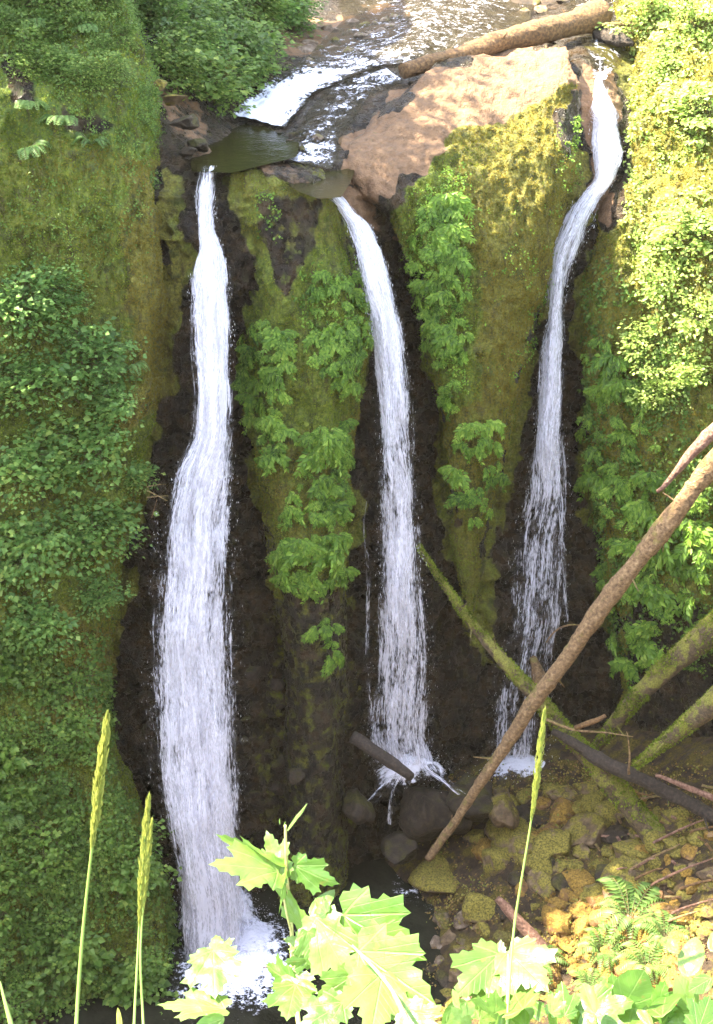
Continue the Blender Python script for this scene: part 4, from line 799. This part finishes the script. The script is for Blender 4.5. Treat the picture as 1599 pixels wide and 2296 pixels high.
stones([(640, 80), (900, 30), (860, 110), (700, 160)], 26, (8, 20), ['pebble'], 'pale stone beside the upstream rapids', 'pale stones upstream')
stones([(640, 290), (740, 310), (730, 345), (650, 340)], 8, (8, 16), ['pebble', 'rockdark'], 'wet stone under the small cascade', 'stones in the small cascade')
stones([(1160, -10), (1240, -10), (1240, 30), (1160, 30)], 5, (14, 26), ['pebble'], 'sunlit rock above the massive log', 'far bank rocks')
stone(1268, 4, 16, 'rockdark', 'unidentified dark object between pale rocks at the top edge above the massive log')  # dark object of unknown identity, built from a stone mesh
for (x, y, s, lb) in [(1410, 2075, 1.9, 'brightest sunlit fern above the golden stones at the lower right'), (1350, 2150, 1.2, 'sunlit fern among golden stones'), (1450, 2190, 1.3, 'lower sunlit fern right of the golden stones'), (1195, 2180, 1.3, 'shaded fern beside the red log'), (1320, 2225, .9, 'small bright fern low at the bottom right'), (1490, 2110, 1.1, 'half lit fern at the right of the bright fern')]:
    p, nn = hit(x, y); plant('fern', FERNF[int(x) % 2], p+Vector((0, 0, .1)), nn, s, lb, 'fern', 'ferns among the stones', ('fronds', 'stalks'), True)
# dark blue wet hollow in the first spur
print('T stones')

# ---------------------------------------------------------------- foreground: grasses and broad lobed leaves
HALF = [(.04, -.02), (.18, -.10), (.32, -.08), (.36, -.01), (.50, .0), (.47, .10), (.56, .16), (.42, .24), (.46, .32), (.58, .36), (.57, .45), (.70, .56), (.54, .60), (.50, .69), (.38, .62), (.25, .60), (.27, .72), (.18, .76), (.17, .87), (.08, .90), (0, 1.0)]
OVAL = [(.03, -.01), (.16, .03), (.30, .14), (.38, .30), (.40, .46), (.37, .62), (.28, .78), (.15, .92), (0, 1.0)]
def lobed_leaf(base, tip, width, roll, outline=HALF, droop=.12, cup=.10, seed=0):
    base = np.array(base); tip = np.array(tip); base, tip = base+(tip-base)*.09, tip-(tip-base)*.09; roll = roll*1.5; width = width*.85
    ax_ = tip-base; L = np.linalg.norm(ax_); ax_ = ax_/L
    toc = unit(CAM-base); s = unit(np.cross(ax_, toc)); n_ = np.cross(s, ax_)
    c, q = math.cos(roll), math.sin(roll); s, n_ = s*c+n_*q, n_*c-s*q
    o = np.array(outline[::1]); full = np.concatenate([o, (o*np.array([-1, 1]))[-2::-1]]); cen = np.array([0, .36]); K = 9; ds = []
    for i in range(len(full)):                     # subdivide the outline so that the blade can bend
        a, b = full[i], full[(i+1) % len(full)]; ds += [a, (a+b)/2]
    ds = np.array(ds); N = len(ds); V2 = [cen[None]]+[cen+(ds-cen)*((j/K)**.8) for j in range(1, K+1)]; uv = np.concatenate(V2)
    x, y = uv[:, 0]*width/.6, uv[:, 1]
    ang = np.arctan2(uv[:, 0], uv[:, 1]+.05); rad = np.hypot(uv[:, 0], uv[:, 1])
    z = cup*np.abs(x)*.9-droop*y*y-droop*1.1*x*x+.025*np.cos(ang*7)*rad+.02*vnoise(np.stack([x*6, y*6, x*0+seed], -1), seed)
    v = base+ax_*(y*L)[:, None]+s*(x*L)[:, None]+n_*(z*L)[:, None]
    F = [(0, 1+i, 1+(i+1) % N) for i in range(N)]
    for j in range(K-1):
        for i in range(N):
            a = 1+j*N+i; b = 1+j*N+(i+1) % N; F += [(a, a+N, b+N), (a, b+N, b)]
    LUV.append(np.stack([uv[:, 0]*1.0, uv[:, 1]], -1)); return v, np.array(F)
LUV = []
def leaf_mesh(name, v, f):
    m = mesh_np(name, v, f); u = m.uv_layers.new(name='UVMap'); u.data.foreach_set('uv', LUV[-1][np.asarray(f).ravel()].astype(np.float32).ravel()); return m
k = NT('fresh_lobed_leaf'); g_ = k.n('NewGeometry'); k._c = g_.outputs['Position']
oi = k.n('ObjectInfo'); c = k.ramp(k.math('ADD', k.math('MULTIPLY', k.noise(30, 4), .6), k.math('MULTIPLY', oi.outputs['Random'], .4)), [(.25, (.04, .11, .015)), (.5, (.085, .17, .028)), (.78, (.14, .22, .05))])
sp = k.n('SeparateXYZ'); k.l(k.n('UVMap').outputs[0], sp.inputs[0]); X = k.math('ABSOLUTE', sp.outputs[0]); Yv = sp.outputs[1]; vein = None
for a_ in (0.0, .62, 1.25):
    d_ = k.math('ABSOLUTE', k.math('SUBTRACT', k.math('MULTIPLY', X, math.cos(a_)), k.math('MULTIPLY', Yv, math.sin(a_)))); q_ = k.math('SUBTRACT', 1.0, k.sstep(d_, .006, .018)); vein = q_ if vein is None else k.math('MAXIMUM', vein, q_)
wv_ = k.math('SINE', k.math('ADD', k.math('MULTIPLY', Yv, 48.0), k.math('MULTIPLY', X, -46.0))); q_ = k.math('MULTIPLY', k.sstep(wv_, .93, 1.0), .45); vein = k.math('MAXIMUM', vein, q_)
c = k.mix(k.math('MULTIPLY', vein, .35), c, (.28, .38, .12)); c = k.mix(k.math('MULTIPLY', k.sstep(k.noise(55, 4), .64, .70), .8), c, (.16, .10, .03))
k.l(c, k.b.inputs['Base Color']); k.b.inputs['Roughness'].default_value = .38; k.bump(k.math('SUBTRACT', k.math('MULTIPLY', k.noise(90, 3), .8), vein), .5, .003)
tr = k.n('BsdfTranslucent'); k.l(k.mix(k.math('MULTIPLY', vein, .3), (.20, .33, .06), (.10, .16, .04)), tr.inputs[0]); mx = k.n('MixShader'); mx.inputs[0].default_value = .5
k.l(k.b.outputs[0], mx.inputs[1]); k.l(tr.outputs[0], mx.inputs[2]); k.l(mx.outputs[0], k.out.inputs[0]); M['big'] = k.m
k = NT('green_stem'); k.l(k.ramp(k.noise(40, 3), [(.3, (.20, .16, .05)), (.7, (.36, .36, .12))]), k.b.inputs['Base Color']); k.b.inputs['Roughness'].default_value = .5; M['gstem'] = k.m
k = NT('red_petiole'); k.b.inputs['Base Color'].default_value = (.45, .22, .12, 1); M['petiole'] = k.m
k = NT('grass_seed_head'); c = k.ramp(k.noise(300, 3), [(.3, (.15, .21, .03)), (.7, (.33, .35, .07))]); k.l(c, k.b.inputs['Base Color'])
tr = k.n('BsdfTranslucent'); tr.inputs[0].default_value = (.26, .26, .06, 1); mx = k.n('MixShader'); mx.inputs[0].default_value = .4; k.l(k.b.outputs[0], mx.inputs[1]); k.l(tr.outputs[0], mx.inputs[2]); k.l(mx.outputs[0], k.out.inputs[0]); M['seed'] = k.m
k = NT('grass_stem'); k.b.inputs['Base Color'].default_value = (.13, .20, .035, 1); k.b.inputs['Roughness'].default_value = .45; M['gras'] = k.m
BR = empty('lobed_leaf_bush', tuple(P(700, 2480, 1.55)), 'sunlit bush of broad lobed leaves rising in front of the pool at the bottom centre', 'bush')
inv = Matrix.Translation(BR.location).inverted()
def fix(o): o.matrix_parent_inverse = inv; return o
def ftube(pts, r0, r1, mat, name, parent=BR):
    p = np.array([P(*q) for q in pts]); 
    for _ in range(2): p = np.concatenate([p[:1], np.stack([p[:-1]*.75+p[1:]*.25, p[:-1]*.25+p[1:]*.75], 1).reshape(-1, 3), p[-1:]])
    return fix(obj(name, mesh_np(name, *tube(p, np.linspace(r0, r1, len(p)), 8)), M[mat], parent))
ftube([(640, 1850, 1.98), (642, 1960, 1.96), (655, 2080, 1.93), (655, 2180, 1.88), (670, 2300, 1.8), (690, 2420, 1.7)], .0022, .005, 'gstem', 'stem')
ftube([(632, 1975, 1.94), (640, 2040, 1.92), (662, 2120, 1.9), (670, 2300, 1.8)], .0016, .003, 'gstem', 'stem')
ftube([(960, 2420, 1.5), (900, 2250, 1.62), (850, 2180, 1.7), (790, 2120, 1.75)], .004, .002, 'gstem', 'stem')
ftube([(1130, 2420, 1.5), (1140, 2250, 1.62), (1140, 2140, 1.7)], .004, .002, 'gstem', 'stem')
# base(px,py,Y) tip(px,py,Y) width roll
BL = [((640, 1955, 1.96), (458, 1925, 1.90), .42, -.5, HALF), ((640, 1950, 1.97), (462, 1872, 1.99), .34, .7, HALF), ((636, 1975, 1.95), (590, 1850, 2.02), .42, .2, HALF),
      ((650, 1935, 1.97), (768, 1992, 1.92), .44, -.35, HALF), ((642, 1940, 1.96), (634, 2062, 1.88), .22, .9, HALF), ((700, 2090, 1.88), (592, 1972, 1.98), .30, .6, HALF), ((690, 2060, 1.9), (755, 1985, 1.95), .4, .3, OVAL),
      ((752, 2040, 1.87), (968, 2168, 1.74), .50, -.25, HALF), ((880, 2060, 1.84), (755, 2012, 1.92), .3, .5, HALF), ((700, 2040, 1.88), (800, 2235, 1.74), .40, -.2, HALF), ((735, 2050, 1.86), (700, 2010, 1.9), .5, .3, HALF),
      ((700, 2120, 1.86), (628, 2100, 1.88), .5, -.3, HALF), ((705, 2150, 1.84), (630, 2160, 1.83), .5, .3, HALF), ((690, 2080, 1.85), (700, 2180, 1.8), .5, .2, HALF),
      ((478, 2120, 1.92), (480, 2245, 1.80), .62, -.15, HALF), ((490, 2160, 1.9), (480, 2085, 1.97), .62, .2, HALF), ((520, 2262, 1.80), (335, 2240, 1.82), .34, -.5, HALF), ((510, 2280, 1.78), (430, 2310, 1.75), .5, .2, OVAL),
      ((660, 2205, 1.82), (582, 2160, 1.88), .5, .4, HALF), ((665, 2200, 1.82), (640, 2290, 1.72), .62, -.2, HALF), ((640, 2180, 1.84), (720, 2230, 1.78), .36, .2, HALF),
      ((790, 2120, 1.8), (985, 2265, 1.64), .48, -.2, HALF), ((800, 2180, 1.78), (700, 2250, 1.74), .5, .2, HALF), ((860, 2170, 1.74), (830, 2330, 1.6), .6, 0, HALF), ((780, 2240, 1.72), (650, 2320, 1.66), .5, -.3, HALF), ((900, 2260, 1.66), (1000, 2340, 1.58), .5, 0, HALF),
      ((1130, 2125, 1.78), (1236, 2225, 1.66), .55, .15, HALF), ((1130, 2130, 1.78), (1010, 2240, 1.68), .5, -.2, HALF), ((1125, 2200, 1.74), (1130, 2330, 1.6), .7, 0, HALF), ((1120, 2190, 1.78), (1120, 2095, 1.84), .5, .3, HALF), ((1050, 2240, 1.66), (990, 2310, 1.6), .5, .2, OVAL),
      ((1205, 2262, 1.62), (1125, 2300, 1.6), .42, .1, OVAL), ((1330, 2300, 1.6), (1255, 2236, 1.64), .34, .2, OVAL), ((1290, 2275, 1.6), (1440, 2235, 1.6), .5, .2, HALF), ((1400, 2330, 1.56), (1430, 2215, 1.64), .6, 0, HALF), ((1330, 2330, 1.56), (1300, 2250, 1.62), .6, .3, OVAL),
      ((1520, 2140, 1.7), (1493, 2100, 1.73), .62, .2, OVAL), ((1540, 2200, 1.66), (1560, 2085, 1.74), .5, .2, OVAL), ((1600, 2190, 1.62), (1540, 2225, 1.6), .6, 0, OVAL), ((1590, 2140, 1.66), (1640, 2060, 1.7), .5, .3, OVAL), ((1560, 2330, 1.56), (1480, 2240, 1.62), .55, .1, HALF), ((1560, 2320, 1.54), (1600, 2220, 1.6), .55, -.2, HALF), ((1470, 2320, 1.56), (1395, 2190, 1.64), .22, .2, OVAL)]
LR = random.Random(11)
for q in range(26):                                  # the leafy fringe along the bottom right
    x = 1000+q*24+LR.uniform(-14, 14); y = 2290+LR.uniform(-30, 40); dx = LR.uniform(-60, 60); L = LR.uniform(55, 110)
    BL.append(((x, y, 1.58+LR.uniform(-.04, .04)), (x+dx, y-L*(.9 if q % 3 else .5), 1.62+LR.uniform(-.04, .05)), LR.uniform(.4, .6), LR.uniform(-.5, .5), HALF if LR.random() < .6 else OVAL))
for i, (b, t_, wd, roll, ol) in enumerate(BL):
    v, f = lobed_leaf(P(*b), P(*t_), wd, roll, ol, seed=i); lf = fix(obj('leaf', leaf_mesh('leaf', v, f), M['big'], BR))
ftube([(598, 2167, 1.86), (560, 2163, 1.88), (490, 2140, 1.92)], .0014, .0010, 'petiole', 'petiole'); ftube([(750, 2040, 1.87), (735, 2065, 1.88), (700, 2080, 1.9)], .0014, .0012, 'petiole', 'petiole')
for i, (a, b, c, d, Y) in enumerate([(640, 1870, 690, 1793, 1.98), (645, 1860, 670, 1825, 1.97), (628, 1850, 625, 1832, 1.98), (636, 1855, 640, 1838, 1.98)]):
    v, f = lobed_leaf(P(a, b, Y), P(c, d, Y+.02), .10, .4, OVAL, seed=40+i); fix(obj('leaf_bud', leaf_mesh('leaf_bud', v, f), M['big'], BR))
def grass(pts, head0, head1, hw, label, seed, r0=.0024):
    p = np.array([P(*q) for q in pts])
    for _ in range(3): p = np.concatenate([p[:1], np.stack([p[:-1]*.75+p[1:]*.25, p[:-1]*.25+p[1:]*.75], 1).reshape(-1, 3), p[-1:]])
    base = p[-1].copy(); t = empty('seeding_grass', tuple(base), label, 'grass', 'seeding grass stalks in the foreground')
    obj('stalk', mesh_np('stalk', *tube(p-base, np.linspace(.0008, r0, len(p)), 8)), M['gras'], t)
    if head0 is not None:
        x, y = proj(p); r = np.random.default_rng(seed); n = 620; yy = r.uniform(head0, head1, n); c = np.stack([np.interp(yy, y, p[:, i]) for i in range(3)], -1); u = (yy-head0)/(head1-head0)
        wr = hw*np.sin(np.clip(u*.93+.05, 0, 1)*math.pi)**.6; a = r.uniform(0, 6.28, n); off = np.stack([np.cos(a), np.sin(a), 0*a], -1)*wr[:, None]*r.uniform(.2, 1, (n, 1)); ax2 = unit(p[0]-p[len(p)//2])
        d = unit(ax2+off/hw*.45); v, f = leaf_cards(c+off*.7-base, d, unit(off+1e-6), hw*r.uniform(1.2, 2.6, n), np.full(n, hw*.42), .3); obj('seed_head', mesh_np('seed_head', v, f, False), M['seed'], t)
grass([(241, 1612, 1.62), (222, 1760, 1.60), (204, 1920, 1.58), (185, 2090, 1.55), (170, 2300, 1.5), (165, 2500, 1.4)], 1612, 1910, .0078, 'tallest seeding grass stalk, leftmost, in front of the left cliff', 1, .0034)
grass([(334, 1790, 1.68), (322, 1900, 1.66), (313, 2060, 1.63), (308, 2160, 1.6), (300, 2300, 1.55), (296, 2500, 1.45)], 1790, 2080, .006, 'second grass stalk from the left with a narrow pointed seed head', 2)
grass([(340, 1845, 1.72), (331, 1930, 1.7), (317, 2080, 1.67), (314, 2160, 1.64), (322, 2300, 1.6), (330, 2500, 1.45)], 1845, 2060, .0045, 'shorter grass stalk crossing just right of the second one', 3)
grass([(1221, 1595, 1.75), (1205, 1740, 1.73), (1190, 1850, 1.71), (1168, 1980, 1.68), (1148, 2105, 1.65), (1130, 2420, 1.5)], 1600, 1845, .0055, 'single seeding grass stalk on the right in front of the crossed logs', 4)
o = grass([(0, 2200, 1.6), (12, 2250, 1.58), (26, 2300, 1.56), (60, 2450, 1.5)], None, None, 0, 'short green grass blade in the bottom left corner', 5, .006)
p = P(263, 2270, 1.6); v, f = lobed_leaf(P(272, 2330, 1.58), P(262, 2254, 1.6), .18, .2, OVAL, seed=77); tag(obj('pale_bud', mesh_np('pale_bud', v, f), M['seed']), 'small pale bud at the bottom edge between the grass stalks', 'bud')
print('T done')

# ---------------------------------------------------------------- thin warm haze volume added to stand in for sun glare
HZ = 0.00010
bm = bmesh.new(); bmesh.ops.create_cube(bm, size=1); m = bpy.data.meshes.new('haze'); bm.to_mesh(m); bm.free()
hz = obj('haze', m); hz.scale = (240, 330, 200); hz.location = (0, 75, 80); hz['kind'] = 'stuff'; tag(hz, 'thin warm haze added to stand in for sun glare', 'haze')
hm = bpy.data.materials.new('glare_haze_air'); hm.use_nodes = True; ht = hm.node_tree; ht.nodes.clear(); pv = ht.nodes.new('ShaderNodeVolumePrincipled'); ho = ht.nodes.new('ShaderNodeOutputMaterial')
pv.inputs['Color'].default_value = (1.0, .90, .72, 1); pv.inputs['Density'].default_value = HZ; pv.inputs['Anisotropy'].default_value = 0; ht.links.new(pv.outputs[0], ho.inputs['Volume']); m.materials.append(hm)
